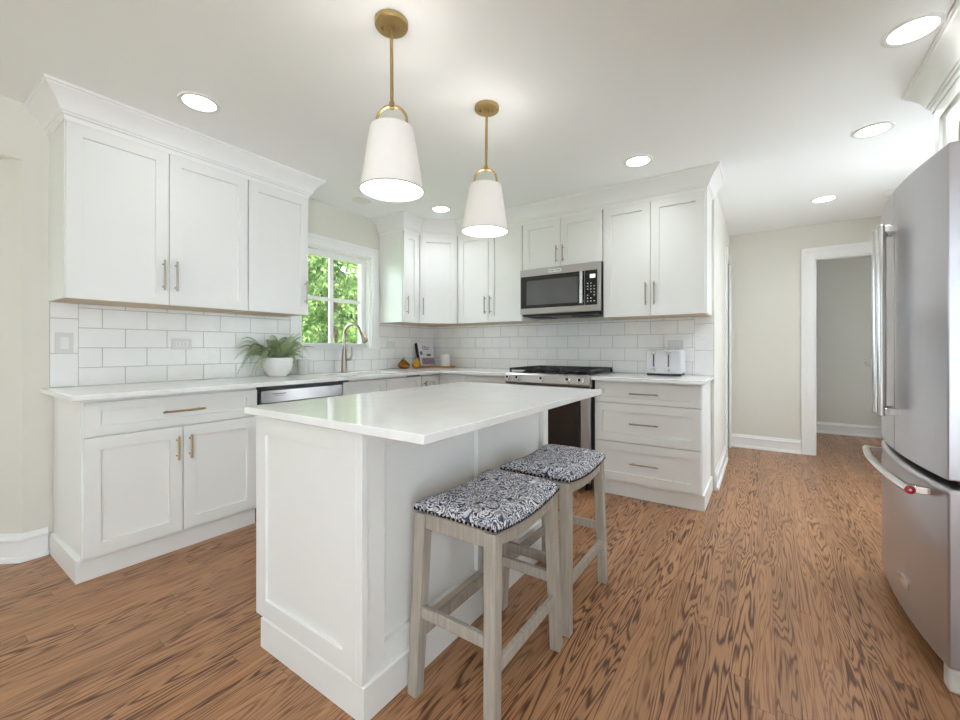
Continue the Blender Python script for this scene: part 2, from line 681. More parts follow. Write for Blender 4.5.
# breakfast bay that opens off the left wall (splayed side)
bm = nb()
hexa(bm, [(0, BAY0, 0), (-0.75, BAY0 - 0.62, 0), (-0.75, BAY0 - 0.42, 0), (-0.14, BAY0 + 0.10, 0)],
     [(0, BAY0, BAYZ), (-0.75, BAY0 - 0.62, BAYZ), (-0.75, BAY0 - 0.42, BAYZ), (-0.14, BAY0 + 0.10, BAYZ)])
hexa(bm, [(0, BAY1, 0), (-0.14, BAY1 - 0.10, 0), (-0.75, BAY1 + 0.42, 0), (-0.75, BAY1 + 0.62, 0)],
     [(0, BAY1, BAYZ), (-0.14, BAY1 - 0.10, BAYZ), (-0.75, BAY1 + 0.42, BAYZ), (-0.75, BAY1 + 0.62, BAYZ)])
by0, by1 = BAY1 + 0.45, BAY0 - 0.45
WB0, WB1 = -5.3, -4.25
box(bm, -0.87, -0.75, by0, by1, 0, 0.5)
box(bm, -0.87, -0.75, by0, by1, 2.0, BAYZ)
box(bm, -0.87, -0.75, by0, WB0, 0.5, 2.0)
box(bm, -0.87, -0.75, WB1, by1, 0.5, 2.0)
box(bm, -0.9, -T, BAY1 - 0.1, BAY0 + 0.1, BAYZ, BAYZ + 0.1)
struct('wall_bay', bm, M['wall'])
def added_window(name, x, y0, y1, z0, z1, ny, nz):  # builds the unseen windows added for daylight
    bm = nb()
    fw = 0.05
    box(bm, x - 0.03, x + 0.03, y0, y0 + fw, z0, z1)
    box(bm, x - 0.03, x + 0.03, y1 - fw, y1, z0, z1)
    box(bm, x - 0.03, x + 0.03, y0 + fw, y1 - fw, z0, z0 + fw)
    box(bm, x - 0.03, x + 0.03, y0 + fw, y1 - fw, z1 - fw, z1)
    for i in range(1, ny):
        yy = y0 + (y1 - y0) * i / ny
        box(bm, x - 0.025, x + 0.025, yy - 0.025, yy + 0.025, z0 + fw, z1 - fw)
    for i in range(1, nz):
        zz = z0 + (z1 - z0) * i / nz
        box(bm, x - 0.02, x + 0.02, y0 + fw, y1 - fw, zz - 0.012, zz + 0.012)
    w_ = struct(name, bm, M['trim'])
    bm = nb(); box(bm, x - 0.003, x + 0.003, y0 + fw, y1 - fw, z0 + fw, z1 - fw)
    obj('pane', bm, M['pane'], w_)
    return w_

added_window('added_window_6', -0.81, WB0, WB1, 0.5, 2.0, 2, 2)  # out-of-view bay window, added for daylight from the left

# back wall, return wall, far wall, passage, right wall, rear wall
bm = nb(); box(bm, -T, HX - 0.12, 0, 0.12, 0, CE)
struct('wall_back', bm, M['wall'])
DZ = 2.08
bm = nb()
box(bm, HX - 0.12, HX, 0, 1.20, 0, CE)
box(bm, HX - 0.12, HX, 1.20, 1.76, DZ, CE)
box(bm, HX - 0.12, HX, 1.76, FY + 0.12, 0, CE)
struct('wall_return', bm, M['wall'])
OX0, OX1 = 3.716, 4.52
bm = nb()
box(bm, HX, OX0, FY, FY + 0.12, 0, CE)
box(bm, OX0, OX1, FY, FY + 0.12, DZ, CE)
box(bm, OX1, RX, FY, FY + 0.12, 0, CE)
struct('wall_far', bm, M['wall'])
bm = nb()
box(bm, HX - 0.12, RX + 0.12, PY, PY + 0.12, 0, CE)
box(bm, HX - 0.12, HX, FY + 0.12, PY, 0, CE)
struct('wall_passage', bm, M['wall'])
# right wall with unseen glazed openings, added to let daylight in
GL = [(-6.6, -4.1), (-0.35, 0.43), (2.85, 3.08)]
bm = nb()
ys = [BY] + [v for p in GL for v in p] + [PY]
for k in range(0, len(ys), 2):
    box(bm, RX, RX + 0.12, ys[k], ys[k + 1], 0, CE)
for a, b in GL:
    box(bm, RX, RX + 0.12, a, b, 2.25, CE)
struct('wall_right', bm, M['wall'])
bm = nb()
gx0, gx1, gzt = 2.1, 2.5, 2.10  # opening in the unseen rear wall, added for daylight
box(bm, -T, gx0, BY - 0.12, BY, 0, CE)
box(bm, gx1, RX + 0.12, BY - 0.12, BY, 0, CE)
box(bm, gx0, gx1, BY - 0.12, BY, gzt, CE)
struct('wall_rear', bm, M['wall'])
bm = nb()
for a in (gx0, gx1 - 0.06):
    box(bm, a, a + 0.06, BY - 0.09, BY - 0.03, 0, gzt)
box(bm, gx0 + 0.06, gx1 - 0.06, BY - 0.09, BY - 0.03, gzt - 0.06, gzt)
box(bm, gx0 + 0.06, gx1 - 0.06, BY - 0.09, BY - 0.03, 0, 0.08)
rw = struct('added_window_2', bm, M['trim'])  # frame of the added rear window behind the camera
bm = nb(); box(bm, gx0 + 0.06, gx1 - 0.06, BY - 0.063, BY - 0.057, 0.08, gzt - 0.06)
obj('pane', bm, M['pane'], rw)
added_window('added_window_3', RX + 0.06, GL[0][0], GL[0][1], 0.0, 2.25, 4, 1)  # added out of view, side daylight for the near cabinets
added_window('added_window_5', RX + 0.06, GL[2][0], GL[2][1], 0.0, 2.25, 1, 1)  # hidden opening added to brighten the passage
added_window('added_window_4', RX + 0.06, GL[1][0], GL[1][1], 0.0, 2.25, 1, 1)  # added behind the refrigerator, daylight for the far walls and ceiling

# closed door in the return wall with its casing
CAS = [(0, 0.0), (0.020, 0.0), (0.020, 0.0)]
def casing_x(bm, x, y0, y1, z1, wd=0.085, t=0.02, sgn=1):
    """casing on a wall of constant x around an opening y0..y1 up to z1"""
    for k, (a, b, tt) in enumerate(((0.002, wd - 0.002, t * 0.62), (wd - 0.022, wd, t), (0, 0.016, t * 0.85))):
        xs = sorted((x, x + sgn * tt))
        box(bm, xs[0], xs[1], y0 - b, y0 - a, 0, z1 + b)
        box(bm, xs[0], xs[1], y1 + a, y1 + b, 0, z1 + b)
        box(bm, xs[0], xs[1], y0 - a, y1 + a, z1 + a, z1 + b)
bm = nb()
casing_x(bm, HX, 1.20, 1.70, DZ, 0.085, 0.022)
struct('trim_1', bm, M['trim'], 0.002)
bm = nb()
F = Fr((HX - 0.05, 1.20, 0), (0, 1, 0))
shaker(bm, F, 0.003, 0.555, 0.008, 1.0, 0.0, 0.038, 0.10, 0.01)
shaker(bm, F, 0.003, 0.555, 1.0, DZ - 0.003, 0.0, 0.038, 0.10, 0.01)
struct('door_1', bm, M['trim'], 0.001)

bm = nb()
wd, t = 0.116, 0.024
for a, b, tt in ((0.002, wd - 0.002, t * 0.6), (wd - 0.034, wd, t), (wd - 0.060, wd - 0.0345, t * 0.8), (0, 0.018, t * 0.8)):
    box(bm, OX0 - b, OX0 - a, FY - tt, FY, 0, DZ + b)
    box(bm, OX1 + a, min(OX1 + b, RX), FY - tt, FY, 0, DZ + b)
    box(bm, OX0 - a, OX1 + a, FY - tt, FY, DZ + a, DZ + b)
box(bm, OX0 - 0.001, OX0 + 0.012, FY - 0.004, FY + 0.124, 0, DZ)
box(bm, OX1 - 0.012, OX1 + 0.001, FY - 0.004, FY + 0.124, 0, DZ)
box(bm, OX0 + 0.012, OX1 - 0.012, FY - 0.004, FY + 0.124, DZ - 0.012, DZ + 0.001)
struct('trim_2', bm, M['trim'], 0.002)

BASE = [(0, 0), (0.030, 0), (0.030, 0.012), (0.025, 0.022), (0.016, 0.026), (0.016, 0.106), (0.021, 0.110), (0.021, 0.117), (0.014, 0.122), (0.010, 0.134), (0.006, 0.146), (0, 0.146)]
def baseboard(name, path):
    bm = nb(); sweep(bm, path, BASE)
    return struct(name, bm, M['trim'])
baseboard('baseboard_left', [(-0.75, BAY0 - 0.62), (0, BAY0), (0, -3.248)])
baseboard('baseboard_return', [(HX, 0.0), (HX, 1.113)])
baseboard('baseboard_far', [(HX, FY), (OX0 - 0.118, FY)])
baseboard('baseboard_passage', [(HX, PY), (RX, PY)])
baseboard('baseboard_rear', [(0.45, BY), (0, BY), (0, BAY1)])

# kitchen window over the sink
bm = nb()
for a, b, tt in ((0.002, 0.096, 0.014), (0.070, 0.098, 0.024), (0.046, 0.0695, 0.019), (0, 0.014, 0.018)):
    box(bm, -0.001, tt, WY0 - b, WY0 - a, WZ0, WZ1 + b)
    box(bm, -0.001, tt, WY1 + a, WY1 + b, WZ0, WZ1 + b)
    box(bm, -0.001, tt, WY0 - a, WY1 + a, WZ1 + a, WZ1 + b)
box(bm, -0.10, 0.030, WY0 - 0.098, WY1 + 0.098, WZ0 - 0.014, WZ0)
# jamb liners
box(bm, -0.125, 0.0, WY0, WY0 + 0.012, WZ0, WZ1)
box(bm, -0.125, 0.0, WY1 - 0.012, WY1, WZ0, WZ1)
box(bm, -0.125, 0.0, WY0, WY1, WZ1 - 0.012, WZ1)
win = struct('window_1', bm, M['trim'], 0.0015)
gy0, gy1, gz0, gz1 = -1.682, -1.035, 1.182, 1.975
bm = nb()
box(bm, -0.115, -0.060, WY0 + 0.012, gy0, WZ0, WZ1 - 0.012)
box(bm, -0.115, -0.060, gy1, WY1 - 0.012, WZ0, WZ1 - 0.012)
box(bm, -0.115, -0.060, gy0, gy1, WZ0, gz0)
box(bm, -0.115, -0.060, gy0, gy1, gz1, WZ1 - 0.012)
my, mz = (gy0 + gy1) / 2 - 0.012, 1.588
box(bm, -0.100, -0.072, my - 0.019, my + 0.019, gz0, gz1)
box(bm, -0.098, -0.074, gy0, gy1, mz - 0.017, mz + 0.017)
obj('sash', bm, M['trim'], win, 0.002)
for (a0, a1) in ((gy0, my - 0.019), (my + 0.019, gy1)):
    for (b0, b1) in ((gz0, mz - 0.017), (mz + 0.017, gz1)):
        bm = nb(); box(bm, -0.088, -0.084, a0, a1, b0, b1)
        obj('pane', bm, M['pane'], win)


# ------------------------------------------------------------------ backsplash tiles
ZR = [0.914, 1.0205, 1.136, 1.2515, 1.367, 1.391]
def tiles(name, plane, regions, joint0, soldier=None):
    """plane: 'x' (left wall) or 'y' (back wall); regions (a0,a1,z0,z1)"""
    g = 0.0022
    bm = nb()
    def put(a0, a1, z0, z1):
        if a1 - a0 < 0.004 or z1 - z0 < 0.004:
            return
        if plane == 'x':
            box(bm, 0.002, 0.009, a0, a1, z0, z1)
        else:
            box(bm, a0, a1, -0.009, -0.002, z0, z1)
    for (A0, A1, Z0, Z1) in regions:
        for k in range(5):
            z0, z1 = ZR[k], ZR[k + 1]
            off = joint0 + (0.10825 if k % 2 == 0 else 0)
            j = math.floor((A0 - off) / 0.2165) - 1
            while off + j * 0.2165 < A1:
                a0, a1 = off + j * 0.2165, off + (j + 1) * 0.2165
                j += 1
                put(max(a0 + g, A0), min(a1 - g, A1), max(z0 + g, Z0), min(z1 - g, Z1))
    if soldier:
        a0, a1 = soldier
        zz = [0.914, 1.115, 1.330, 1.391] if plane == 'y' else [0.914, 1.104, 1.302, 1.391]
        for z0, z1 in zip(zz, zz[1:]):
            put(a0 + g, a1 - g, z0 + g, z1 - g)
    o = struct(name, bm, M['tile'], 0.0016)
    bm = nb()
    for (A0, A1, Z0, Z1) in regions + ([(soldier[0], soldier[1], 0.914, 1.391)] if soldier else []):
        if plane == 'x':
            box(bm, 0.0, 0.0055, A0, A1, Z0, Z1)
        else:
            box(bm, A0, A1, -0.0055, 0.0, Z0, Z1)
    obj('grout', bm, M['grout'], o)
    return o
tiles('trim_3', 'x', [(-3.124, -1.837, 0.914, 1.391), (-1.837, -0.873, 0.914, 1.125), (-0.873, -0.010, 0.914, 1.391)], -3.02, (-3.242, -3.124))
tiles('trim_4', 'y', [(0.0, 2.80, 0.914, 1.391)], 1.595 + 0.0, (2.80, 2.938))
# the field behind the range reaches up to the microwave
# ------------------------------------------------------------------ cabinets
XU = 0.332
ZB, ZT = 1.391, 2.30
g = 0.0025


def carcass(bm, F, a0, a1, z0, z1, depth):
    fbox(bm, F, a0, a1, z0, z1, -depth, 0)


def wall_cab(label, F, a0, a1, splits, hands, z0=ZB, z1=ZT, depth=XU, left_panel=False, right_panel=False, grp='white wall cabinets'):
    c = F.p((a0 + a1) / 2, z0, -depth / 2)
    t_ = thing('wall_cabinet', label, 'cabinet', c, grp)
    bm = nb(); carcass(bm, F, a0 + 0.0005, a1 - 0.0005, z0 + 0.002, z1, depth - 0.001)
    obj('carcass', bm, M['cab'], t_, 0.0015)
    bm = nb(); fbox(bm, F, a0 + 0.015, a1 - 0.015, z0, z0 + 0.006, -depth + 0.012, -0.012)
    obj('bottom_panel', bm, M['under'], t_)
    for (s0, s1), h in zip(zip(splits, splits[1:]), hands):
        bm = nb(); shaker(bm, F, s0 + g, s1 - g, z0, z1 - 0.0105)
        d = obj('door', bm, M['cab'], t_, 0.0009)
        if h:
            a = s0 + 0.031 if h == 'L' else s1 - 0.031
            if z1 - z0 > 0.6:
                pull(F, d, a, z0 + 0.170, 0.176)
            else:
                pull(F, d, a, z0 + 0.108, 0.150)
    return t_


FL = Fr((XU, 0, 0), (0, 1, 0))      # left wall uppers, faces +x ; a = y
FB = Fr((0, -XU, 0), (1, 0, 0))     # back wall uppers, faces -y ; a = x
wall_cab('two-door white wall cabinet at the far left, above the light switch', FL, -3.246, -2.342, [-3.243, -2.800, -2.344], 'RL')
wall_cab('narrow single-door white wall cabinet just left of the window', FL, -2.342, -1.885, [-2.340, -1.888], 'R')
wall_cab('slim white wall cabinet just right of the window', FL, -0.858, -0.614, [-0.853, -0.640], 'L')
# diagonal corner cabinet
dg = Vector((0.618 - XU, -XU + 0.616, 0))
FD = Fr((XU, -0.616, 0), dg)
dl = dg.length
t_ = thing('wall_cabinet', 'diagonal white wall cabinet filling the corner above the book and canister', 'cabinet', (0.25, -0.25, ZB), 'white wall cabinets')
bm = nb()
pl = [(0.001, -0.001), (0.001, -0.6135), (XU, -0.6135), (0.617, -XU), (0.617, -0.001)]
lo = [bm.verts.new((x, y, ZB + 0.002)) for x, y in pl]
hi = [bm.verts.new((x, y, ZT)) for x, y in pl]
bm.faces.new(lo); bm.faces.new(hi[::-1])
for i in range(5):
    j = (i + 1) % 5
    bm.faces.new((lo[i], lo[j], hi[j], hi[i]))
obj('carcass', bm, M['cab'], t_, 0.0015)
bm = nb()
pl2 = [(0.015, -0.015), (0.015, -0.60), (XU - 0.012, -0.60), (0.60, -XU + 0.012), (0.60, -0.015)]
lo = [bm.verts.new((x, y, ZB)) for x, y in pl2]
hi = [bm.verts.new((x, y, ZB + 0.004)) for x, y in pl2]
bm.faces.new(lo); bm.faces.new(hi[::-1])
for i in range(5):
    j = (i + 1) % 5
    bm.faces.new((lo[i], lo[j], hi[j], hi[i]))
obj('bottom_panel', bm, M['under'], t_)
bm = nb(); shaker(bm, FD, 0.012, dl - 0.012, ZB, ZT - 0.0105)
d = obj('door', bm, M['cab'], t_, 0.0009)
pull(FD, d, 0.012 + 0.031, ZB + 0.170, 0.176)
wall_cab('two-door white wall cabinet between the corner cabinet and the microwave', FB, 0.620, 1.397, [0.640, 1.016, 1.394], 'RL')
wall_cab('short two-door white wall cabinet directly above the microwave', FB, 1.397, 2.159, [1.400, 1.779, 2.156], 'RL', z0=1.862)
wall_cab('two-door white wall cabinet right of the microwave, above the toaster', FB, 2.159, 2.924, [2.162, 2.534, 2.914], 'RL')

# crown over the cabinets
CROWN = [(0, 2.2905), (0.003, 2.2905), (0.003, 2.316), (0.012, 2.319), (0.013, 2.328), (0.020, 2.332), (0.022, 2.342), (0.027, 2.354), (0.036, 2.371), (0.049, 2.390),
         (0.064, 2.407), (0.077, 2.420), (0.079, 2.428), (0.087, 2.430), (0.089, 2.4425), (0, 2.4425)]
def crown(label, path):
    bm = nb(); sweep(bm, path, CROWN)
    o = obj('crown_molding', bm, M['trim'], angle=20)
    return tag(o, label, 'molding', 'white crown moldings')
crown('white crown molding over the cabinets left of the window', [(0.001, -1.885), (XU + 0.02, -1.885), (XU + 0.02, -3.246), (0.001, -3.246)][::-1])
crown('long white crown molding running from the window around the corner to the toaster side',
      [(0.001, -0.858), (XU + 0.02, -0.858), (XU + 0.02, -0.622), (0.626, -XU - 0.02), (2.924, -XU - 0.02), (2.924, -0.001)])

# ---- base cabinets
XT = 0.560      # carcass front, left run
FLB = Fr((XT, 0, 0), (0, 1, 0))
FBB = Fr((0, -XT, 0), (1, 0, 0))
ZC0, ZC1 = 0.115, 0.8875


def base_cab(label, F, a0, a1, fronts, loc, ztop=ZC1, skirt0=0, skirt1=0, grp='white base cabinets', depth=XT - 0.012):
    """fronts: list of (kind, a0, a1, z0, z1, handle)"""
    t_ = thing('base_cabinet', label, 'cabinet', loc, grp)
    bm = nb(); fbox(bm, F, a0, a1, 0.10, ztop, -depth, 0)
    obj('carcass', bm, M['cab'], t_, 0.0015)
    bm = nb(); fbox(bm, F, a0 - skirt0, a1 + skirt1, 0, 0.112, -depth, -0.012)
    obj('toe_board', bm, M['cab'], t_, 0.002)
    for kind, b0, b1, z0, z1, h in fronts:
        bm = nb(); shaker(bm, F, b0 + g, b1 - g, z0, z1, stz=min(0.062, (z1 - z0) * 0.27))
        d = obj(kind, bm, M['cab'], t_, 0.0009)
        if h == 'H':
            pull(F, d, (b0 + b1) / 2, (z0 + z1) / 2, 0.200, False, M['brass'] if F is FLB else M['nickel'])
        elif h == 'R':
            pull(F, d, b1 - 0.031, z1 - 0.115, 0.130, True, M['brass'])
        elif h == 'L':
            pull(F, d, b0 + 0.031, z1 - 0.115, 0.130, True, M['brass'])
    return t_


base_cab('white base cabinet with one wide drawer over two doors, left of the dishwasher', FLB, -3.228, -2.396,
         [('drawer', -3.224, -2.399, 0.708, 0.868, 'H'), ('door', -3.224, -2.811, 0.118, 0.697, 'R'), ('door', -2.811, -2.399, 0.118, 0.697, 'L')],
         (0.28, -2.81, 0), skirt0=0.017)
base_cab('white sink base cabinet under the faucet and window', FLB, -1.748, -0.852,
         [('drawer', -1.745, -1.293, 0.708, 0.868, None), ('drawer', -1.293, -0.855, 0.708, 0.868, None),
          ('door', -1.745, -1.293, 0.118, 0.697, 'R'), ('door', -1.293, -0.855, 0.118, 0.697, 'L')], (0.28, -1.3, 0), ztop=0.698)
base_cab('slim white base cabinet right of the sink cabinet, in the inner corner', FLB, -0.851, -0.562,
         [('door', -0.848, -0.595, 0.118, 0.868, 'L')], (0.28, -0.7, 0))
base_cab('white base cabinet left of the range on the back wall', FBB, 0.013, 1.392,
         [('drawer', 0.600, 0.905, 0.708, 0.868, None), ('door', 0.600, 0.905, 0.118, 0.697, 'R'),
          ('drawer', 0.905, 1.389, 0.708, 0.868, None), ('door', 0.905, 1.389, 0.118, 0.697, 'L')], (0.9, -0.28, 0))
base_cab('white three-drawer base cabinet right of the range, under the toaster', FBB, 2.164, 2.918,
         [('drawer', 2.167, 2.914, 0.718, 0.868, 'H'), ('drawer', 2.167, 2.914, 0.422, 0.713, 'H'), ('drawer', 2.167, 2.914, 0.122, 0.417, 'H')],
         (2.54, -0.28, 0), skirt1=0.014)

# worktops
def slab(name, polys, label):
    bm = nb()
    for (x0, x1, y0, y1) in polys:
        box(bm, x0, x1, y0, y1, 0.888, 0.914)
    bmesh.ops.remove_doubles(bm, verts=bm.verts[:], dist=0.0001)
    o = obj(name, bm, M['quartz'], None, 0.0025)
    return tag(o, label, 'countertop', 'white quartz countertops')
SY0, SY1, SX0, SX1 = -1.66, -1.04, 0.20, 0.55
def outline_slab(name, outer, hole, label):
    bm = nb()
    rows = []
    for z in (0.888, 0.914):
        vo = [bm.verts.new((x, y, z)) for x, y in outer]
        edges = [bm.edges.new((vo[i], vo[(i + 1) % len(vo)])) for i in range(len(vo))]
        vh = []
        if hole:
            vh = [bm.verts.new((x, y, z)) for x, y in hole]
            edges += [bm.edges.new((vh[i], vh[(i + 1) % len(vh)])) for i in range(len(vh))]
        bmesh.ops.triangle_fill(bm, use_beauty=True, edges=edges)
        rows.append((vo, vh))
    for k in (0, 1):
        A, B = rows[0][k], rows[1][k]
        for i in range(len(A)):
            j = (i + 1) % len(A)
            bm.faces.new((A[i], A[j], B[j], B[i]))
    o = obj(name, bm, M['quartz'], None, 0.0025)
    return tag(o, label, 'countertop', 'white quartz countertops')
outline_slab('countertop', [(0.001, -3.278), (0.648, -3.278), (0.648, -0.650), (1.394, -0.650), (1.394, -0.001), (0.001, -0.001)],
             [(SX0, SY0), (SX1, SY0), (SX1, SY1), (SX0, SY1)], 'long L-shaped white quartz countertop running past the sink to the range')
slab('countertop', [(2.162, 2.944, -0.650, -0.001)], 'short white quartz countertop under the toaster, right of the range')

# sink
bm = nb()
for (x0, x1, y0, y1, z0, z1) in ((SX0 - 0.012, SX1 + 0.012, SY0 - 0.012, SY1 + 0.012, 0.70, 0.712), (SX0 - 0.012, SX0, SY0, SY1, 0.712, 0.8872), (SX1, SX1 + 0.008, SY0, SY1, 0.712, 0.8872),
                                 (SX0 - 0.012, SX1 + 0.008, SY0 - 0.012, SY0, 0.712, 0.8872), (SX0 - 0.012, SX1 + 0.008, SY1, SY1 + 0.012, 0.712, 0.8872)):
    box(bm, x0, x1, y0, y1, z0, z1)
sk = obj('sink', bm, M['ceramic'], None, 0.003)
tag(sk, 'white undermount sink basin set into the countertop below the window', 'sink')
bm = nb(); cyl(bm, (0.37, -1.35, 0.7122), (0.37, -1.35, 0.716), 0.045, n=24)
obj('drain', bm, M['chrome'], sk)

# faucet
t_ = thing('faucet', 'brushed nickel gooseneck faucet standing in front of the window', 'faucet', (0.105, -1.365, 0.914))
bm = nb()
lathe(bm, [(0.033, 0.9145), (0.033, 0.920), (0.0275, 0.926), (0.026, 1.00), (0.023, 1.07), (0.020, 1.125)], (0.105, -1.365, 0), 24, True, True)
obj('base', bm, M['nickel'], t_)
bm = nb()
dv = Vector((0.245, 0.02, 0)); dn = dv.normalized()
pts = [Vector((0.105, -1.365, 1.09 + 0.02 * i)) for i in range(8)]
R_ = 0.104
for i in range(1, 15):
    a = PI * i / 15 * 0.90
    pts.append(Vector((0.105, -1.365, 1.245)) + dn * (R_ - R_ * math.cos(a)) + Vector((0, 0, R_ * math.sin(a))))
tube(bm, pts, 0.0142, 16)
obj('spout', bm, M['nickel'], t_)
bm = nb()
e = pts[-1]; dd = (pts[-1] - pts[-2]).normalized()
tube(bm, [e - dd * 0.005, e + dd * 0.02, e + dd * 0.06, e + dd * 0.115, e + dd * 0.125], [0.016, 0.0175, 0.021, 0.028, 0.025], 18)
obj('spray_head', bm, M['nickel'], t_)
bm = nb()
cyl(bm, (0.105, -1.365, 1.02), (0.105 + dn.x * 0.075, -1.365 + dn.y * 0.075 + 0.01, 1.035), 0.012, n=14)
q = Vector((0.105 + dn.x * 0.072, -1.355, 1.035))
tube(bm, [q, q + Vector((0.012, 0.004, 0.03)), q + Vector((0.010, 0.006, 0.085)), q + Vector((0.004, 0.006, 0.112))], [0.012, 0.009, 0.008, 0.008], 12)
obj('lever', bm, M['nickel'], t_)

# ---- dishwasher
t_ = thing('dishwasher', 'stainless steel dishwasher between the left base cabinet and the sink cabinet', 'dishwasher', (0.3, -2.07, 0))
bm = nb(); box(bm, 0.02, 0.560, -2.391, -1.753, 0.005, 0.884)
obj('tub', bm, M['black'], t_)
bm = nb(); box(bm, 0.562, 0.600, -2.382, -1.762, 0.12, 0.768)
obj('door', bm, M['steel'], t_, 0.003)
bm = nb(); box(bm, 0.562, 0.602, -2.382, -1.762, 0.774, 0.858)
cp = obj('control_panel', bm, M['steel'], t_, 0.004)
bm = nb(); box(bm, 0.6015, 0.6032, -2.31, -2.215, 0.829, 0.835); box(bm, 0.6015, 0.6028, -2.295, -2.23, 0.818, 0.821)
obj('badge', bm, M['ink'], cp)
bm = nb()
cyl(bm, (0.640, -2.33, 0.745), (0.640, -1.81, 0.745), 0.011, n=16)
for yy in (-2.30, -1.84):
    cyl(bm, (0.599, yy, 0.745), (0.640, yy, 0.745), 0.009, n=14)
obj('handle', bm, M['chrome'], t_)
bm = nb(); box(bm, 0.50, 0.545, -2.385, -1.76, 0.005, 0.112)
obj('kick_plate', bm, M['black'], t_)

# ---- range
RX0, RX1 = 1.399, 2.157
t_ = thing('range', 'stainless steel gas range with black grates on the back wall below the microwave', 'stove', (1.778, -0.33, 0))
bm = nb(); box(bm, RX0, RX1, -0.615, -0.012, 0.06, 0.905)
obj('body', bm, M['black'], t_)
bm = nb(); box(bm, RX0, RX1, -0.640, -0.012, 0.905, 0.921)
obj('cooktop', bm, M['steel'], t_, 0.003)
bm = nb()
pr = [(-0.655, 0.828), (-0.672, 0.846), (-0.655, 0.905), (-0.640, 0.918), (-0.615, 0.918), (-0.615, 0.828)]
A = [bm.verts.new((RX0, y, z)) for y, z in pr]
B = [bm.verts.new((RX1, y, z)) for y, z in pr]
bm.faces.new(A); bm.faces.new(B[::-1])
for i in range(6):
    bm.faces.new((A[i], A[(i + 1) % 6], B[(i + 1) % 6], B[i]))
obj('control_panel', bm, M['steel'], t_, 0.002)
nrm = Vector((0, -0.96, 0.277))
for kx in (1.437, 1.530, 1.756, 1.985, 2.087):
    bm = nb()
    c = Vector((kx, -0.664, 0.876))
    cyl(bm, c - nrm * 0.002, c + nrm * 0.012, 0.026, 0.025, 24)
    cyl(bm, c + nrm * 0.012, c + nrm * 0.040, 0.020, 0.018, 24)
    k = obj('knob', bm, M['chrome'], t_, 0.001)
    bm = nb(); cyl(bm, c + nrm * 0.0395, c + nrm * 0.0415, 0.012, n=20)
    obj('knob_cap', bm, M['black'], k)
bm = nb(); box(bm, RX0 + 0.004, RX1 - 0.004, -0.655, -0.617, 0.215, 0.822)
od = obj('oven_door', bm, M['steel'], t_, 0.004)
bm = nb(); box(bm, RX0 + 0.075, RX1 - 0.075, -0.6575, -0.654, 0.29, 0.72)
obj('oven_window', bm, M['blackglass'], od)
bm = nb(); cyl(bm, (RX0 + 0.04, -0.715, 0.775), (RX1 - 0.04, -0.715, 0.775), 0.013, n=18)
for xx in (RX0 + 0.065, RX1 - 0.065):
    box(bm, xx - 0.012, xx + 0.012, -0.715, -0.653, 0.765, 0.785)
obj('oven_handle', bm, M['chrome'], od)
bm = nb(); box(bm, RX0 + 0.004, RX1 - 0.004, -0.652, -0.617, 0.075, 0.205)
obj('storage_drawer', bm, M['steel'], t_, 0.004)
for xx in (RX0 + 0.05, RX1 - 0.05):
    for yy in (-0.56, -0.08):
        bm = nb(); cyl(bm, (xx, yy, 0.0), (xx, yy, 0.062), 0.02, n=16)
        obj('foot', bm, M['black'], t_)
for i in range(3):
    x0 = RX0 + 0.012 + i * 0.2455; x1 = x0 + 0.2405
    bm = nb()
    zt0, zt1 = 0.945, 0.962
    for (a0, a1, b0, b1) in ((x0, x1, -0.615, -0.600), (x0, x1, -0.045, -0.030), (x0, x0 + 0.015, -0.6, -0.045), (x1 - 0.015, x1, -0.6, -0.045), (x0, x1, -0.33, -0.315)):
        box(bm, a0, a1, b0, b1, zt0, zt1)
    for yy in (-0.52, -0.45, -0.39, -0.25, -0.18, -0.12):
        box(bm, x0 + 0.015, x1 - 0.015, yy - 0.005, yy + 0.005, zt0 + 0.002, zt1)
    for xx in (x0 + 0.08, x0 + 0.12, x0 + 0.16):
        box(bm, xx - 0.005, xx + 0.005, -0.6, -0.045, zt0 + 0.002, zt1)
    for (xx, yy) in ((x0 + 0.008, -0.607), (x1 - 0.008, -0.607), (x0 + 0.008, -0.038), (x1 - 0.008, -0.038)):
        box(bm, xx - 0.007, xx + 0.007, yy - 0.007, yy + 0.007, 0.921, zt0)
    obj('grate', bm, M['iron'], t_)
for (xx, yy) in ((1.53, -0.47), (1.53, -0.18), (1.778, -0.32), (2.03, -0.47), (2.03, -0.18)):
    bm = nb(); lathe(bm, [(0.05, 0.921), (0.048, 0.930), (0.034, 0.932), (0.034, 0.940), (0.0, 0.941)], (xx, yy, 0), 24)
    obj('burner', bm, M['iron'], t_)

# ---- microwave
t_ = thing('microwave', 'stainless steel over-the-range microwave mounted above the range', 'microwave', (1.778, -0.2, 1.43))
mx0, mx1, mz0, mz1, mf = 1.399, 2.157, 1.432, 1.8585, -0.40
bm = nb(); box(bm, mx0, mx1, -0.372, -0.012, mz0 + 0.008, mz1)
obj('body', bm, M['black'], t_)
bm = nb(); box(bm, mx0, 2.155, mf, -0.373, mz0 + 0.012, mz1 - 0.002)
fr = obj('front_frame', bm, M['steel'], t_, 0.004)
bm = nb(); box(bm, mx0 + 0.010, 2.018, mf - 0.004, mf + 0.004, 1.497, 1.789)
dr = obj('door_glass', bm, M['blackglass'], t_, 0.002)
bm = nb(); box(bm, mx0 + 0.070, 1.965, mf - 0.0052, mf - 0.003, 1.526, 1.748)
obj('viewing_screen', bm, M['mesh'], dr)
bm = nb(); box(bm, 2.022, 2.128, mf - 0.004, mf + 0.004, 1.497, 1.789)
kp = obj('control_panel', bm, M['blackglass'], t_, 0.002)
bm = nb(); box(bm, 2.066, 2.112, mf - 0.0052, mf - 0.0035, 1.722, 1.754)
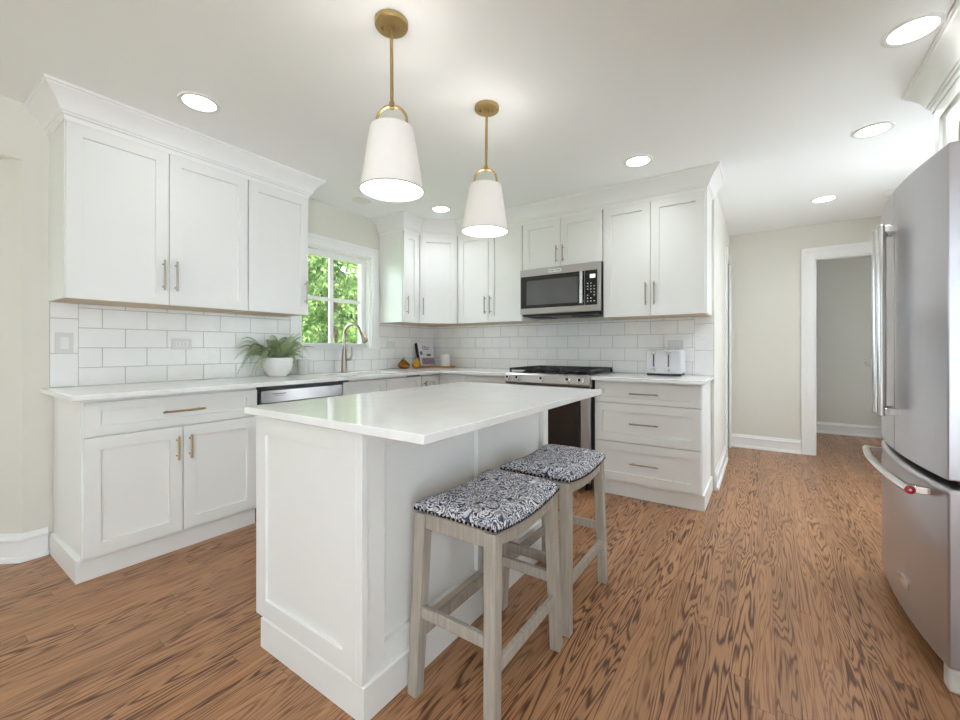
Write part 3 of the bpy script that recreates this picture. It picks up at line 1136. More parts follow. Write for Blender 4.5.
obj('display', bm, M['lcd'], kp)
for i in range(3):
    for j in range(7):
        if (i + j) % 5 == 3:
            continue
        bm = nb()
        box(bm, 2.042 + i * 0.028, 2.052 + i * 0.028, mf - 0.0050, mf - 0.0035, 1.525 + j * 0.025, 1.533 + j * 0.025)
        obj('button', bm, M['white'], kp)
bm = nb()
cyl(bm, (2.003, mf - 0.042, 1.512), (2.003, mf - 0.042, 1.780), 0.0135, n=18)
for zz in (1.530, 1.762):
    box(bm, 1.994, 2.012, mf - 0.042, mf + 0.002, zz - 0.012, zz + 0.012)
obj('handle', bm, M['chrome'], t_)
bm = nb(); box(bm, 1.69, 1.81, mf - 0.003, mf + 0.001, 1.806, 1.834)
bp = obj('badge', bm, M['white'], t_, 0.001)
bm = nb()
for i in range(9):
    if i in (4,):
        continue
    box(bm, 1.699 + i * 0.0115, 1.706 + i * 0.0115, mf - 0.0036, mf - 0.0028, 1.816, 1.825)
obj('badge_lettering', bm, M['ink'], bp)
bm = nb()
box(bm, mx0 + 0.02, mx1 - 0.02, -0.385, -0.03, mz0 - 0.010, mz0 + 0.010)
for xx in (1.55, 1.95):
    box(bm, xx - 0.09, xx + 0.09, -0.30, -0.10, mz0 - 0.018, mz0 - 0.009)
obj('vent_base', bm, M['black'], t_, 0.003)

# ------------------------------------------------------------------ island
IX0, IX1, IY0, IY1 = 1.700, 2.252, -2.940, -1.640
t_ = thing('kitchen_island', 'white panelled kitchen island base in the middle of the room, behind the stools', 'island', (1.97, -2.3, 0))
bm = nb(); box(bm, IX0, IX1 - 0.012, IY0, IY1, 0.0, 0.8875)
obj('carcass', bm, M['cab'], t_)
FE = Fr((0, IY0, 0), (1, 0, 0))           # near end, faces -y
bm = nb(); shaker(bm, FE, 1.660, 2.243, 0.122, 0.875, 0.0, 0.021, 0.066, 0.010)
obj('end_panel', bm, M['cab'], t_, 0.0009)
FS = Fr((IX1 - 0.012, 0, 0), (0, 1, 0))   # seating side, faces +x
bm = nb()
fbox(bm, FS, IY0 - 0.020, IY0 + 0.004, 0.112, 0.8875, -0.02, 0.030)      # corner post
fbox(bm, FS, IY0 + 0.004, -2.860, 0.112, 0.8875, 0, 0.022)               # stiles
fbox(bm, FS, -2.335, -2.225, 0.112, 0.8875, 0, 0.022)
fbox(bm, FS, -1.700, IY1, 0.112, 0.8875, 0, 0.022)
for (a0, a1) in ((-2.860, -2.335), (-2.225, -1.700)):
    fbox(bm, FS, a0, a1, 0.112, 0.185, 0, 0.022)
    fbox(bm, FS, a0, a1, 0.815, 0.8875, 0, 0.022)
obj('side_frame', bm, M['cab'], t_, 0.002)
bm = nb()
sweep(bm, [(IX0 + 0.006, IY1 + 0.0), (IX0 + 0.006, IY0), (IX1 + 0.006, IY0), (IX1 + 0.006, IY1 + 0.0)][::1],
      [(0.0, 0.0), (0.018, 0.0), (0.018, 0.108), (0.012, 0.114), (0.0, 0.114)])
obj('base_board', bm, M['cab'], t_)
FW = Fr((IX0, 0, 0), (0, -1, 0))          # working side, faces -x
for k in range(3):
    a0 = -IY1 + 0.004 + k * 0.4315 
    bm = nb(); shaker(bm, FW, a0 + g, a0 + 0.4315 - g, 0.130, 0.868)
    d = obj('door', bm, M['cab'], t_, 0.0009)
    pull(FW, d, a0 + (0.4 if k == 0 else 0.031), 0.75, 0.13)
slab('island_countertop', [(1.653, 2.558, -3.002, -1.608)], 'large rectangular white quartz countertop on the kitchen island')['group'] = 'white quartz countertops'

# ------------------------------------------------------------------ stools
def saddle(v):          # v in -1..1 along the long side
    return 0.022 * v * v


def make_stool(label, loc):
    t_ = thing('counter_stool', label, 'stool', loc, 'damask counter stools')
    cx, cy = loc[0], loc[1]
    hx, hy = 0.163, 0.226
    # cushion
    nx, ny = 18, 26
    bm = nb()
    top = {}
    def P(i, j, s):
        u = -1 + 2 * i / nx; v = -1 + 2 * j / ny
        # rounded corners
        uu, vv = u, v
        e = max(abs(u), abs(v))
        dome = (1 - abs(u) ** 4.5) * (1 - abs(v) ** 7)
        z = 0.577 + saddle(v)
        if s:
            z += 0.022 + 0.034 * max(0, dome) ** 0.6
        return Vector((cx + u * hx * (1.0 if s else 0.99), cy + v * hy * (1.0 if s else 0.99), z))
    vt = [[bm.verts.new(P(i, j, 1)) for j in range(ny + 1)] for i in range(nx + 1)]
    vb = [[bm.verts.new(P(i, j, 0)) for j in range(ny + 1)] for i in range(nx + 1)]
    for i in range(nx):
        for j in range(ny):
            bm.faces.new((vt[i][j], vt[i + 1][j], vt[i + 1][j + 1], vt[i][j + 1]))
            bm.faces.new((vb[i][j], vb[i][j + 1], vb[i + 1][j + 1], vb[i + 1][j]))
    for i in range(nx):
        bm.faces.new((vt[i][0], vb[i][0], vb[i + 1][0], vt[i + 1][0]))
        bm.faces.new((vt[i][ny], vt[i + 1][ny], vb[i + 1][ny], vb[i][ny]))
    for j in range(ny):
        bm.faces.new((vt[0][j], vt[0][j + 1], vb[0][j + 1], vb[0][j]))
        bm.faces.new((vt[nx][j], vb[nx][j], vb[nx][j + 1], vt[nx][j + 1]))
    obj('seat_cushion', bm, M['damask'], t_, 0.006, 3, 60)
    # nailheads
    bm = nb()
    def stud(p, n):
        p = Vector(p); n = Vector(n)
        cyl(bm, p - n * 0.001, p + n * 0.0035, 0.0058, 0.003, 8)
    k = 20
    for a in range(k):
        u = -1 + 2 * (a + 0.5) / k
        for s in (-1, 1):
            stud((cx + u * hx * 0.985, cy + s * hy * 0.995, 0.585 + saddle(1)), (0, s, 0))
    k = 28
    for a in range(k):
        v = -1 + 2 * (a + 0.5) / k
        for s in (-1, 1):
            stud((cx + s * hx * 0.995, cy + v * hy * 0.985, 0.585 + saddle(v)), (s, 0, 0))
    obj('nailhead_trim', bm, M['nail'], t_)
    # legs
    lw = 0.021
    tx, ty = hx - lw - 0.006, hy - lw - 0.006
    bx, by = hx - lw + 0.008, hy - lw + 0.020
    for sx in (-1, 1):
        for sy in (-1, 1):
            bm = nb()
            lo = [(cx + sx * bx + a * lw * 0.92, cy + sy * by + b * lw * 0.92, 0.0) for a, b in ((-1, -1), (1, -1), (1, 1), (-1, 1))]
            hi = [(cx + sx * tx + a * lw, cy + sy * ty + b * lw, 0.574 + saddle(1) - 0.004) for a, b in ((-1, -1), (1, -1), (1, 1), (-1, 1))]
            hexa(bm, lo, hi)
            obj('leg', bm, M['wood'], t_, 0.003)
    # aprons: short straight ends, long curved sides
    for sy in (-1, 1):
        bm = nb(); yy = cy + sy * (ty + 0.004)
        box(bm, cx - tx + lw - 0.004, cx + tx - lw + 0.004, yy - 0.010, yy + 0.010, 0.543, 0.577 + saddle(0.92) - 0.003)
        obj('apron', bm, M['wood'], t_, 0.002)
    for sx in (-1, 1):
        bm = nb(); xx = cx + sx * (tx + 0.004)
        n = 20
        rows = []
        for j in range(n + 1):
            v = (-1 + 2 * j / n)
            y = cy + v * (ty - lw + 0.004)
            vz = v * (ty - lw) / hy
            z1 = 0.577 + saddle(vz) - 0.001
            z0 = 0.533 + saddle(vz) * 1.1
            rows.append([bm.verts.new(c) for c in ((xx - 0.010, y, z0), (xx + 0.010, y, z0), (xx + 0.010, y, z1), (xx - 0.010, y, z1))])
        for A, B in zip(rows, rows[1:]):
            for i in range(4):
                bm.faces.new((A[i], A[(i + 1) % 4], B[(i + 1) % 4], B[i]))
        bm.faces.new(rows[0]); bm.faces.new(rows[-1][::-1])
        obj('apron', bm, M['wood'], t_, 0.002)
    # stretchers
    def at(z):
        f = z / 0.6
        return bx + (tx - bx) * f, by + (ty - by) * f
    for sy in (-1, 1):
        ax, ay = at(0.27)
        bm = nb(); box(bm, cx - ax + lw - 0.004, cx + ax - lw + 0.004, cy + sy * ay - 0.010, cy + sy * ay + 0.010, 0.252, 0.290)
        obj('stretcher', bm, M['wood'], t_, 0.003)
    for sx in (-1, 1):
        ax, ay = at(0.19)
        bm = nb(); box(bm, cx + sx * ax - 0.010, cx + sx * ax + 0.010, cy - ay + lw - 0.004, cy + ay - lw + 0.004, 0.174, 0.212)
        obj('stretcher', bm, M['wood'], t_, 0.003)
    return t_


st = make_stool('greywashed wooden stool with navy damask cushion, nearest the camera', (2.470, -2.556, 0))
dup(st, (2.472, -2.012, 0), 'greywashed wooden stool with navy damask cushion, farther along the island nearer the range')

# ------------------------------------------------------------------ refrigerator
t_ = thing('refrigerator', 'stainless steel french door refrigerator at the right edge', 'refrigerator', (4.2, -1.3375, 0))
fy0, fy1, fyc = -1.800, -0.875, -1.3375
def fx(y, base=3.765, bulge=0.040):
    return base - bulge * (1 - ((y - fyc) / 0.4625) ** 2)
def bowed(bm, y0, y1, z0, z1, back, n=18, inset=0.0, tilt=0.0):
    rows = []
    for i in range(n + 1):
        y = y0 + (y1 - y0) * i / n
        x = fx(y) + inset
        rows.append([bm.verts.new(c) for c in ((x, y, z0), (x, y, z1 - tilt), (x + tilt, y, z1), (back, y, z1), (back, y, z0))])
    for A, B in zip(rows, rows[1:]):
        for i in range(5):
            bm.faces.new((A[i], A[(i + 1) % 5], B[(i + 1) % 5], B[i]))
    bm.faces.new(rows[0]); bm.faces.new(rows[-1][::-1])
bm = nb(); box(bm, 3.875, 4.585, fy0 + 0.006, fy1 - 0.006, 0.06, 1.775)
obj('body', bm, M['grey'], t_, 0.004)
bm = nb(); box(bm, 3.835, 3.876, fy0 + 0.020, fy1 - 0.020, 0.09, 1.77)
obj('door_gasket', bm, M['black'], t_)
drs = []
for a0, a1 in ((fy0, fyc - 0.003), (fyc + 0.003, fy1)):
    bm = nb(); bowed(bm, a0, a1, 0.700, 1.808, 3.860, tilt=0.004)
    drs.append(obj('door', bm, M['fsteel'], t_, 0.006, 3))
bm = nb(); bowed(bm, fy0, fy1, 0.085, 0.672, 3.860, 36, tilt=0.012)
fz = obj('freezer_drawer', bm, M['fsteel'], t_, 0.006, 3)
for yy, d in ((fyc - 0.047, drs[0]), (fyc + 0.047, drs[1])):
    bm = nb()
    cyl(bm, (3.677, yy, 0.850), (3.677, yy, 1.652), 0.0155, n=20)
    for zz in (0.868, 1.634):
        box(bm, 3.675, fx(yy) + 0.002, yy - 0.012, yy + 0.012, zz - 0.014, zz + 0.014)
    obj('handle', bm, M['chrome'], d, 0.002)
bm = nb()
hp = [(fx(y) - 0.057, y, 0.632) for y in [-1.712 + (0.745) * i / 16 for i in range(17)]]
tube(bm, hp, 0.0155, 18)
for yy in (-1.69, -0.99):
    box(bm, fx(yy) - 0.057, fx(yy) + 0.002, yy - 0.012, yy + 0.012, 0.619, 0.645)
hd = obj('freezer_handle', bm, M['chrome'], fz, 0.002)
bm = nb()
pe = Vector(hp[0]); de = (Vector(hp[0]) - Vector(hp[1])).normalized()
cyl(bm, pe + de * 0.0005, pe + de * 0.004, 0.0148, n=24)
cyl(bm, pe + de * 0.004, pe + de * 0.005, 0.0148, 0.011, 24)
md = obj('medallion', bm, M['red'], fz)
md['label'] = 'red round end cap'
bm = nb(); cyl(bm, pe + de * 0.0048, pe + de * 0.0058, 0.0045, n=16)
obj('medallion_center', bm, M['plate'], fz)
bm = nb()
n = 6
for i in range(n):
    y0 = -1.53 + 0.11 * i / n; y1 = -1.53 + 0.11 * (i + 1) / n
    hexa(bm, [(fx(y0) - 0.006, y0, 0.196), (fx(y1) - 0.006, y1, 0.196), (fx(y1) - 0.006, y1, 0.226), (fx(y0) - 0.006, y0, 0.226)],
         [(fx(y0) + 0.001, y0, 0.196), (fx(y1) + 0.001, y1, 0.196), (fx(y1) + 0.001, y1, 0.226), (fx(y0) + 0.001, y0, 0.226)])
obj('badge', bm, M['chrome'], fz)
for yy in (fy0 + 0.035, fy1 - 0.035):
    bm = nb(); box(bm, 3.768, 3.93, yy - 0.03, yy + 0.03, 0.0, 0.082)
    obj('foot', bm, M['plate'], t_, 0.012, 3)
    bm = nb(); box(bm, 3.815, 3.99, yy - 0.028, yy + 0.028, 1.776, 1.812)
    obj('hinge_cover', bm, M['grey'], t_, 0.006)
for yy in (fy0 + 0.022,):
    bm = nb(); box(bm, 3.80, 3.90, yy - 0.018, yy + 0.018, 0.676, 0.697)
    obj('hinge', bm, M['chrome'], t_, 0.003)
bm = nb(); box(bm, 3.90, 4.56, fy0 + 0.06, fy1 - 0.06, 0.0, 0.062)
obj('base_grille', bm, M['black'], t_)

# cabinet over the refrigerator with crown
FF = Fr((3.975, 0, 0), (0, -1, 0))     # faces -x ; a = -y
wall_cab('white wall cabinet above the refrigerator', FF, 0.835, 1.845, [0.870, 1.340, 1.810], 'RL', z0=1.870, depth=0.64)
crown('white crown molding over the refrigerator cabinet', [(RX - 0.001, -0.834), (3.953, -0.834), (3.953, -1.846), (RX - 0.001, -1.846)])

# ------------------------------------------------------------------ lights in the ceiling
def recessed(label, x, y, first=None, watts=14.0):
    if first is not None:
        r = dup(first, (x, y, CE), label)
        for c in r.children:
            if c.type == 'LIGHT':
                c.data = c.data.copy()
                c.data.energy = watts
        return r
    t_ = thing('recessed_light', label, 'ceiling light', (x, y, CE), 'recessed ceiling lights')
    bm = nb(); lathe(bm, [(0.096, -0.0005), (0.095, -0.006), (0.088, -0.008), (0.076, -0.005), (0.074, -0.0005)], (x, y, CE), 48)
    obj('trim_ring', bm, M['white'], t_)
    bm = nb(); cyl(bm, (x, y, CE - 0.0032), (x, y, CE - 0.001), 0.075, n=48)
    obj('lens', bm, M['lens'], t_)
    ld = bpy.data.lights.new('lamp', 'SPOT')
    ld.energy = watts
    ld.spot_size = math.radians(156)
    ld.spot_blend = 1.0
    ld.shadow_soft_size = 0.075
    ld.color = (0.90, 0.955, 1.0)
    lo_ = bpy.data.objects.new('lamp', ld)
    COL.objects.link(lo_)
    lo_.parent = t_
    lo_.location = (0, 0, -0.012)
    return t_


r0 = recessed('lit recessed ceiling light above the left wall cabinets', 0.785, -2.81, None, 4.0)
recessed('lit recessed ceiling light nearest the camera, beside the refrigerator crown molding', 3.773, -1.374, r0, 26)
recessed('lit recessed ceiling light second from the refrigerator crown, in the row toward the doorway', 3.808, -0.405, r0, 26)
recessed('lit recessed ceiling light farthest away, in front of the open doorway', 3.704, 0.917, r0, 18)
recessed('lit recessed ceiling light in front of the cabinets above the toaster', 2.542, -0.773, r0)
recessed('lit recessed ceiling light in front of the diagonal corner cabinet', 0.763, -0.781, r0, 16)
for (x, y) in ((2.3, -3.6), (3.79, -2.6)):  # two extra fixtures out of view, added to fill the back area
    recessed('added unseen recessed ceiling light above the camera', x, y, r0, 13)

bm = nb(); lathe(bm, [(0.085, -0.0005), (0.084, -0.006), (0.070, -0.009), (0.066, -0.006), (0.0, -0.006)], (0.345, -1.36, CE), 40)
tag(obj('ceiling_disc', bm, M['white']), 'unlit round white disc on the ceiling above the window', 'ceiling fixture')
bm = nb(); lathe(bm, [(0.070, -0.0005), (0.070, -0.010), (0.062, -0.014), (0.052, -0.040), (0.030, -0.046), (0.0, -0.046)], (4.165, 0.99, CE), 36)
tag(obj('smoke_detector', bm, M['white']), 'small white smoke detector on the ceiling peeking over the refrigerator', 'smoke detector')

# ------------------------------------------------------------------ pendants
def pendant(label, x, y, tilt):
    t_ = thing('pendant_light', label, 'pendant light', (x, y, CE), 'brass pendant lights')
    bm = nb(); lathe(bm, [(0.066, -0.0005), (0.066, -0.016), (0.063, -0.020), (0.012, -0.021), (0.012, -0.034), (0.0, -0.034)], (x, y, CE), 40)
    cn = obj('canopy', bm, M['gold'], t_)
    bm = nb()
    for a in (0.6, 0.6 + PI):
        cyl(bm, (x + 0.036 * math.cos(a), y + 0.036 * math.sin(a), CE - 0.034), (x + 0.036 * math.cos(a), y + 0.036 * math.sin(a), CE - 0.020), 0.006, n=12)
    obj('canopy_screws', bm, M['gold'], cn)
    bm = nb(); cyl(bm, (x, y, 2.10), (x, y, CE - 0.03), 0.0072, n=16); cyl(bm, (x, y, 2.096), (x, y, 2.122), 0.0105, n=16)
    obj('rod', bm, M['gold'], t_)
    bm = nb()
    r = 0.060
    ca, sa = math.cos(0.6), math.sin(0.6)
    pts = [(x - r * ca, y - r * sa, 1.998)]
    for i in range(21):
        a = PI - PI * i / 20
        pts.append((x + r * math.cos(a) * ca, y + r * math.cos(a) * sa, 2.046 + r * math.sin(a)))
    pts.append((x + r * ca, y + r * sa, 1.998))
    tube(bm, pts, 0.0058, 12)
    cyl(bm, (x - 0.0845 * ca, y - 0.0845 * sa, 2.000), (x + 0.0845 * ca, y + 0.0845 * sa, 2.000), 0.004, n=10)
    cyl(bm, (x + 0.0845 * sa, y - 0.0845 * ca, 2.000), (x - 0.0845 * sa, y + 0.0845 * ca, 2.000), 0.004, n=10)
    obj('arch', bm, M['gold'], t_)
    bm = nb(); lathe(bm, [(0.127, 1.764), (0.0865, 2.012), (0.0845, 2.012), (0.1250, 1.764), (0.127, 1.764)], (x, y, 0), 64)
    sh = obj('shade', bm, M['shade'], t_)
    bm = nb()
    lathe(bm, [(0.1275, 1.7625), (0.1275, 1.7655), (0.1250, 1.7655), (0.1250, 1.7625), (0.1275, 1.7625)], (x, y, 0), 64)
    obj('rim', bm, M['edge'], sh)
    bm = nb(); cyl(bm, (x, y, 1.769), (x, y, 1.772), 0.1235, n=64)
    obj('diffuser', bm, M['diff'], t_)
    bm = nb(); lathe(bm, [(0.0, 1.87), (0.02, 1.874), (0.03, 1.892), (0.028, 1.915), (0.014, 1.945), (0.014, 2.000), (0.0, 2.000)], (x, y, 0), 20)
    bl = obj('bulb', bm, M['diff'], t_)
    for zz, e in ((1.86, 0.5), (1.960, 0.5)):
        ld = bpy.data.lights.new('lamp', 'POINT')
        ld.energy = PENDANT_W * e
        ld.shadow_soft_size = 0.03
        ld.color = (1.0, 0.97, 0.94)
        lo_ = bpy.data.objects.new('lamp', ld)
        COL.objects.link(lo_)
        lo_.parent = t_
        lo_.location = (0.045, 0, zz - CE)
    t_.rotation_mode = 'AXIS_ANGLE'
    t_.rotation_axis_angle = (tilt, -0.565, 0.825, 0)
    return t_
pendant('brass pendant light with white tapered shade, the nearer of the pair over the island', 2.033, -2.615, -0.004)
pendant('brass pendant light with white tapered shade, the farther one nearer the microwave', 2.028, -1.912, 0.017)

# ------------------------------------------------------------------ wall plates
def plate(name, label, cat, F, a, z, w_, h_, kind):
    c = F.p(a, z, 0)
    t_ = thing(name, label, cat, c)
    bm = nb(); fbox(bm, F, a - w_ / 2, a + w_ / 2, z - h_ / 2, z + h_ / 2, 0.0075, 0.014)
    obj('cover_plate', bm, M['plate'], t_, 0.0015)
    if kind == 'switch':
        bm = nb(); fbox(bm, F, a - 0.017, a + 0.017, z - 0.034, z + 0.034, 0.0135, 0.0175)
        obj('rocker', bm, M['white'], t_, 0.001)
    else:
        for s in (-1, 1):
            bm = nb(); fbox(bm, F, a + s * 0.021 - 0.015, a + s * 0.021 + 0.015, z - 0.016, z + 0.016, 0.0135, 0.0158)
            sk_ = obj('receptacle', bm, M['white'], t_, 0.001)
            bm = nb()
            for q in (-1, 1):
                fbox(bm, F, a + s * 0.021 - 0.006, a + s * 0.021 + 0.004, z + q * 0.006 - 0.0012, z + q * 0.006 + 0.0012, 0.0157, 0.0161)
            obj('slots', bm, M['ink'], sk_)
    return t_
FWL = Fr((0, 0, 0), (0, 1, 0)); FWB = Fr((0, 0, 0), (1, 0, 0))
plate('light_switch', 'white rocker light switch on the tile at the far left end of the backsplash', 'light switch', FWL, -3.184, 1.163, 0.075, 0.118, 'switch')
plate('power_outlet', 'white power outlet on the tile left of the fern', 'outlet', FWL, -2.613, 1.162, 0.118, 0.075, 'o')
plate('power_outlet', 'white power outlet on the tile between the window and the corner', 'outlet', FWL, -0.700, 1.167, 0.118, 0.075, 'o')
plate('power_outlet', 'white power outlet on the tile just above the toaster', 'outlet', FWB, 2.660, 1.165, 0.118, 0.075, 'o')
bm = nb(); cyl(bm, (4.383, PY - 0.020, 0.945), (4.383, PY - 0.0005, 0.945), 0.038, 0.042, 28); cyl(bm, (4.383, PY - 0.026, 0.945), (4.383, PY - 0.019, 0.945), 0.016, n=20)
tag(obj('wall_dial', bm, M['white'], None, 0.002), 'small round white fixture on the passage wall seen through the doorway', 'wall fixture')

# ------------------------------------------------------------------ counter objects
random.seed(4)
pc = Vector((0.150, -2.02, 0.914))
t_ = thing('potted_fern', 'green fern in a round white bowl pot on the counter left of the sink', 'plant', pc)
bm = nb()
lathe(bm, [(0.0, 0.001), (0.060, 0.001), (0.068, 0.006), (0.092, 0.040), (0.107, 0.080), (0.112, 0.120), (0.111, 0.146), (0.104, 0.146), (0.102, 0.120), (0.0, 0.118)], pc, 44)
obj('pot', bm, M['ceramic'], t_)
bm = nb(); lathe(bm, [(0.102, 0.128), (0.06, 0.135), (0.0, 0.137)], pc, 30)
obj('soil', bm, M['soil'], t_)


def frond(az, length, rise, droop):
    """one arching fern frond with paired leaflets"""
    bm = nb()
    d = Vector((math.cos(az), math.sin(az), 0))
    side = Vector((-d.y, d.x, 0))
    n = 24
    base = pc + Vector((0, 0, 0.135)) + d * random.uniform(0.0, 0.06)
    pts = []
    for i in range(n + 1):
        s = i / n
        p = base + d * (length * (s - 0.12 * s ** 3)) + Vector((0, 0, rise * (1 - (1 - s) ** 1.8) - droop * s ** 2.6))
        p.x = max(p.x, 0.024)
        p.z = max(p.z, 0.930)
        if (p.x - 0.095) ** 2 + (p.y + 1.770) ** 2 < 0.075 ** 2:
            p.z = max(p.z, 1.060)
        pts.append(p)
    for i in range(n):
        a, b = pts[i], pts[i + 1]
        wv = side * 0.0013
        bm.faces.new([bm.verts.new(q) for q in (a - wv, a + wv, b + wv, b - wv)])
    for i in range(3, n + 1):
        s = i / n
        ll = 0.058 * (1 - s) ** 0.6 * min(1, s * 4) * (length / 0.3) ** 0.4 + 0.004
        tdir = (pts[i] - pts[i - 1]).normalized()
        nn = side.cross(tdir).normalized()
        for sg in (-1, 1):
            dirv = (side * sg * 0.92 + tdir * 0.45 - Vector((0, 0, 0.28))).normalized()
            a = pts[i]
            hw = tdir * min(0.0036, ll * 0.16, (pts[i] - pts[i - 1]).length * 0.34)
            m1 = a + dirv * ll * 0.5 + nn * 0.002
            e_ = a + dirv * ll - Vector((0, 0, ll * 0.10))
            for q in (m1, e_):
                q.x = max(q.x, 0.013)
                q.z = max(q.z, 0.918)
                if (q.x - 0.095) ** 2 + (q.y + 1.770) ** 2 < 0.075 ** 2:
                    q.z = max(q.z, 1.055)
            v0, v1, v2, v3, v4, v5 = [bm.verts.new(q) for q in (a - hw * 0.7, a + hw * 0.7, m1 + hw, m1 - hw, e_ + hw * 0.2, e_ - hw * 0.2)]
            bm.faces.new((v0, v1, v2, v3)); bm.faces.new((v3, v2, v4, v5))
    obj('frond', bm, M['frond'], t_)


for k in range(64):
    u = random.random()
    if u < 0.40:
        az = -PI / 2 + random.uniform(-0.9, 0.9)
    elif u < 0.75:
        az = PI / 2 + random.uniform(-0.9, 0.9)
    else:
        az = random.uniform(-0.8, 0.8)
    dx = math.cos(az)
    if dx > 0.6:
        frond(az, random.uniform(0.10, 0.19), random.uniform(0.06, 0.22), random.uniform(0.0, 0.05))
        continue
    ln = random.uniform(0.16, 0.38)
    if dx < -0.2:
        ln = min(ln, 0.11 / -dx + 0.06)
    if math.sin(az) > 0:
        ln = min(ln, 0.30)
    frond(az, ln, random.uniform(0.06, 0.24), random.uniform(0.05, 0.28))

# white ribbed cup
bm = nb()
n = 60
prof = [(0.0, 0.001), (0.046, 0.001), (0.049, 0.006), (0.0495, 0.118), (0.047, 0.126), (0.043, 0.126), (0.042, 0.02), (0.0, 0.02)]
rings = []
c = Vector((0.095, -1.770, 0.914))
for r, z in prof:
    rings.append([bm.verts.new((c.x + r * (1 + 0.02 * math.cos(20 * 2 * PI * i / n)) * math.cos(2 * PI * i / n), c.y + r * (1 + 0.02 * math.cos(20 * 2 * PI * i / n)) * math.sin(2 * PI * i / n), c.z + z)) for i in range(n)])
for A, B in zip(rings, rings[1:]):
    for i in range(n):
        bm.faces.new((A[i], A[(i + 1) % n], B[(i + 1) % n], B[i]))
bmesh.ops.remove_doubles(bm, verts=bm.verts[:], dist=0.00005)
tag(obj('vase', bm, M['vase']), 'small ribbed white cylinder vase beside the fern pot', 'vase')

# toaster
t_ = thing('toaster', 'pale four-slice toaster with two levers on the right counter', 'toaster', (2.61, -0.148, 0.914))
tx0, tx1, ty0, ty1 = 2.478, 2.742, -0.252, -0.045
bm = nb(); box(bm, tx0 + 0.006, tx1 - 0.006, ty0 + 0.006, ty1 - 0.006, 0.9145, 0.932)
obj('base', bm, M['black'], t_, 0.004)
bm = nb(); box(bm, tx0, tx1, ty0, ty1, 0.929, 1.122)
obj('body', bm, M['toaster'], t_, 0.016, 4)
for xx in (2.538, 2.648):
    bm = nb(); box(bm, xx - 0.006, xx + 0.006, ty0 - 0.0015, ty0 + 0.002, 0.985, 1.082)
    obj('lever_slot', bm, M['ink'], t_)
    bm = nb(); box(bm, xx - 0.017, xx + 0.017, ty0 - 0.018, ty0 - 0.001, 1.086, 1.100)
    obj('lever', bm, M['chrome'], t_, 0.002)
    bm = nb(); cyl(bm, (xx, ty0 + 0.001, 0.960), (xx, ty0 - 0.014, 0.960), 0.013, n=20)
    obj('dial', bm, M['chrome'], t_)
bm = nb()
for k in range(4):
    xx = tx0 + 0.045 + k * 0.058
    box(bm, xx - 0.012, xx + 0.012, ty0 + 0.03, ty1 - 0.03, 1.121, 1.1235)
obj('bread_slots', bm, M['black'], t_)

# serving board in the corner with the things on it
ud = Vector((0.825, 0.565, 0)); vd = Vector((-0.565, 0.825, 0))
bc = Vector((0.212, -0.212, 0))
def ob_pts(c, a, b, z):
    return [tuple(c + ud * sx * a + vd * sy * b + Vector((0, 0, z))) for sx, sy in ((-1, -1), (1, -1), (1, 1), (-1, 1))]
bm = nb(); hexa(bm, ob_pts(bc, 0.225, 0.085, 0.9145), ob_pts(bc, 0.225, 0.085, 0.930))
tag(obj('serving_board', bm, M['board'], None, 0.004, 3), 'honey brown wooden serving board in the counter corner', 'board')

# book leaning back on the board
t_ = thing('book', 'pale book with a black spine standing on the serving board', 'book', tuple(bc - ud * 0.10 + Vector((0, 0, 0.930))))
yaw = math.radians(34.4 + 34)
bu = Vector((math.cos(yaw), math.sin(yaw), 0)); bn = Vector((bu.y, -bu.x, 0))     # cover runs along bu, faces bn
tl = math.radians(10)
up = Vector((-bn.x * math.sin(tl), -bn.y * math.sin(tl), math.cos(tl))) - bu * 0.10
bn2 = bn * math.cos(tl) + Vector((0, 0, math.sin(tl)))
bo = bc - ud * 0.165 - vd * 0.045 + Vector((0, 0, 0.9405))
def bk(bm, a0, a1, n0, n1, h0, h1):
    q = lambda a, n_, h: tuple(bo + bu * a + bn2 * n_ + up * h)
    hexa(bm, [q(a0, n0, h0), q(a1, n0, h0), q(a1, n1, h0), q(a0, n1, h0)], [q(a0, n0, h1), q(a1, n0, h1), q(a1, n1, h1), q(a0, n1, h1)])
bm = nb(); bk(bm, 0.006, 0.180, -0.046, -0.004, 0.004, 0.251)
obj('pages', bm, M['paper'], t_)
bm = nb(); bk(bm, 0.0, 0.186, -0.004, 0.0, 0, 0.255); bk(bm, 0.0, 0.186, -0.050, -0.046, 0, 0.255)
cv = obj('cover', bm, M['cover'], t_)
bm = nb(); bk(bm, -0.004, 0.004, -0.052, 0.002, 0, 0.256)
sp_ = obj('spine', bm, M['bookblack'], t_); sp_['label'] = 'black spine'
bm = nb()
for (a0, a1, h0, h1) in ((0.05, 0.15, 0.196, 0.204), (0.065, 0.135, 0.180, 0.186), (0.06, 0.11, 0.215, 0.221), (0.02, 0.05, 0.12, 0.16), (0.10, 0.15, 0.105, 0.130)):
    bk(bm, a0, a1, -0.0005, 0.0008, h0, h1)
obj('cover_print', bm, M['ink'], cv)
bm = nb(); bk(bm, 0.03, 0.182, -0.0005, 0.0008, 0.012, 0.085)
obj('cover_picture', bm, M['mauve'], cv)

# white canister
bm = nb()
cc = bc + ud * 0.105 + Vector((0, 0, 0.9305))
lathe(bm, [(0.0, 0.0), (0.054, 0.0), (0.057, 0.004), (0.057, 0.132), (0.052, 0.138), (0.0, 0.139)], cc, 40)
tag(obj('canister', bm, M['candle']), 'white cylindrical canister on the right end of the serving board', 'canister')

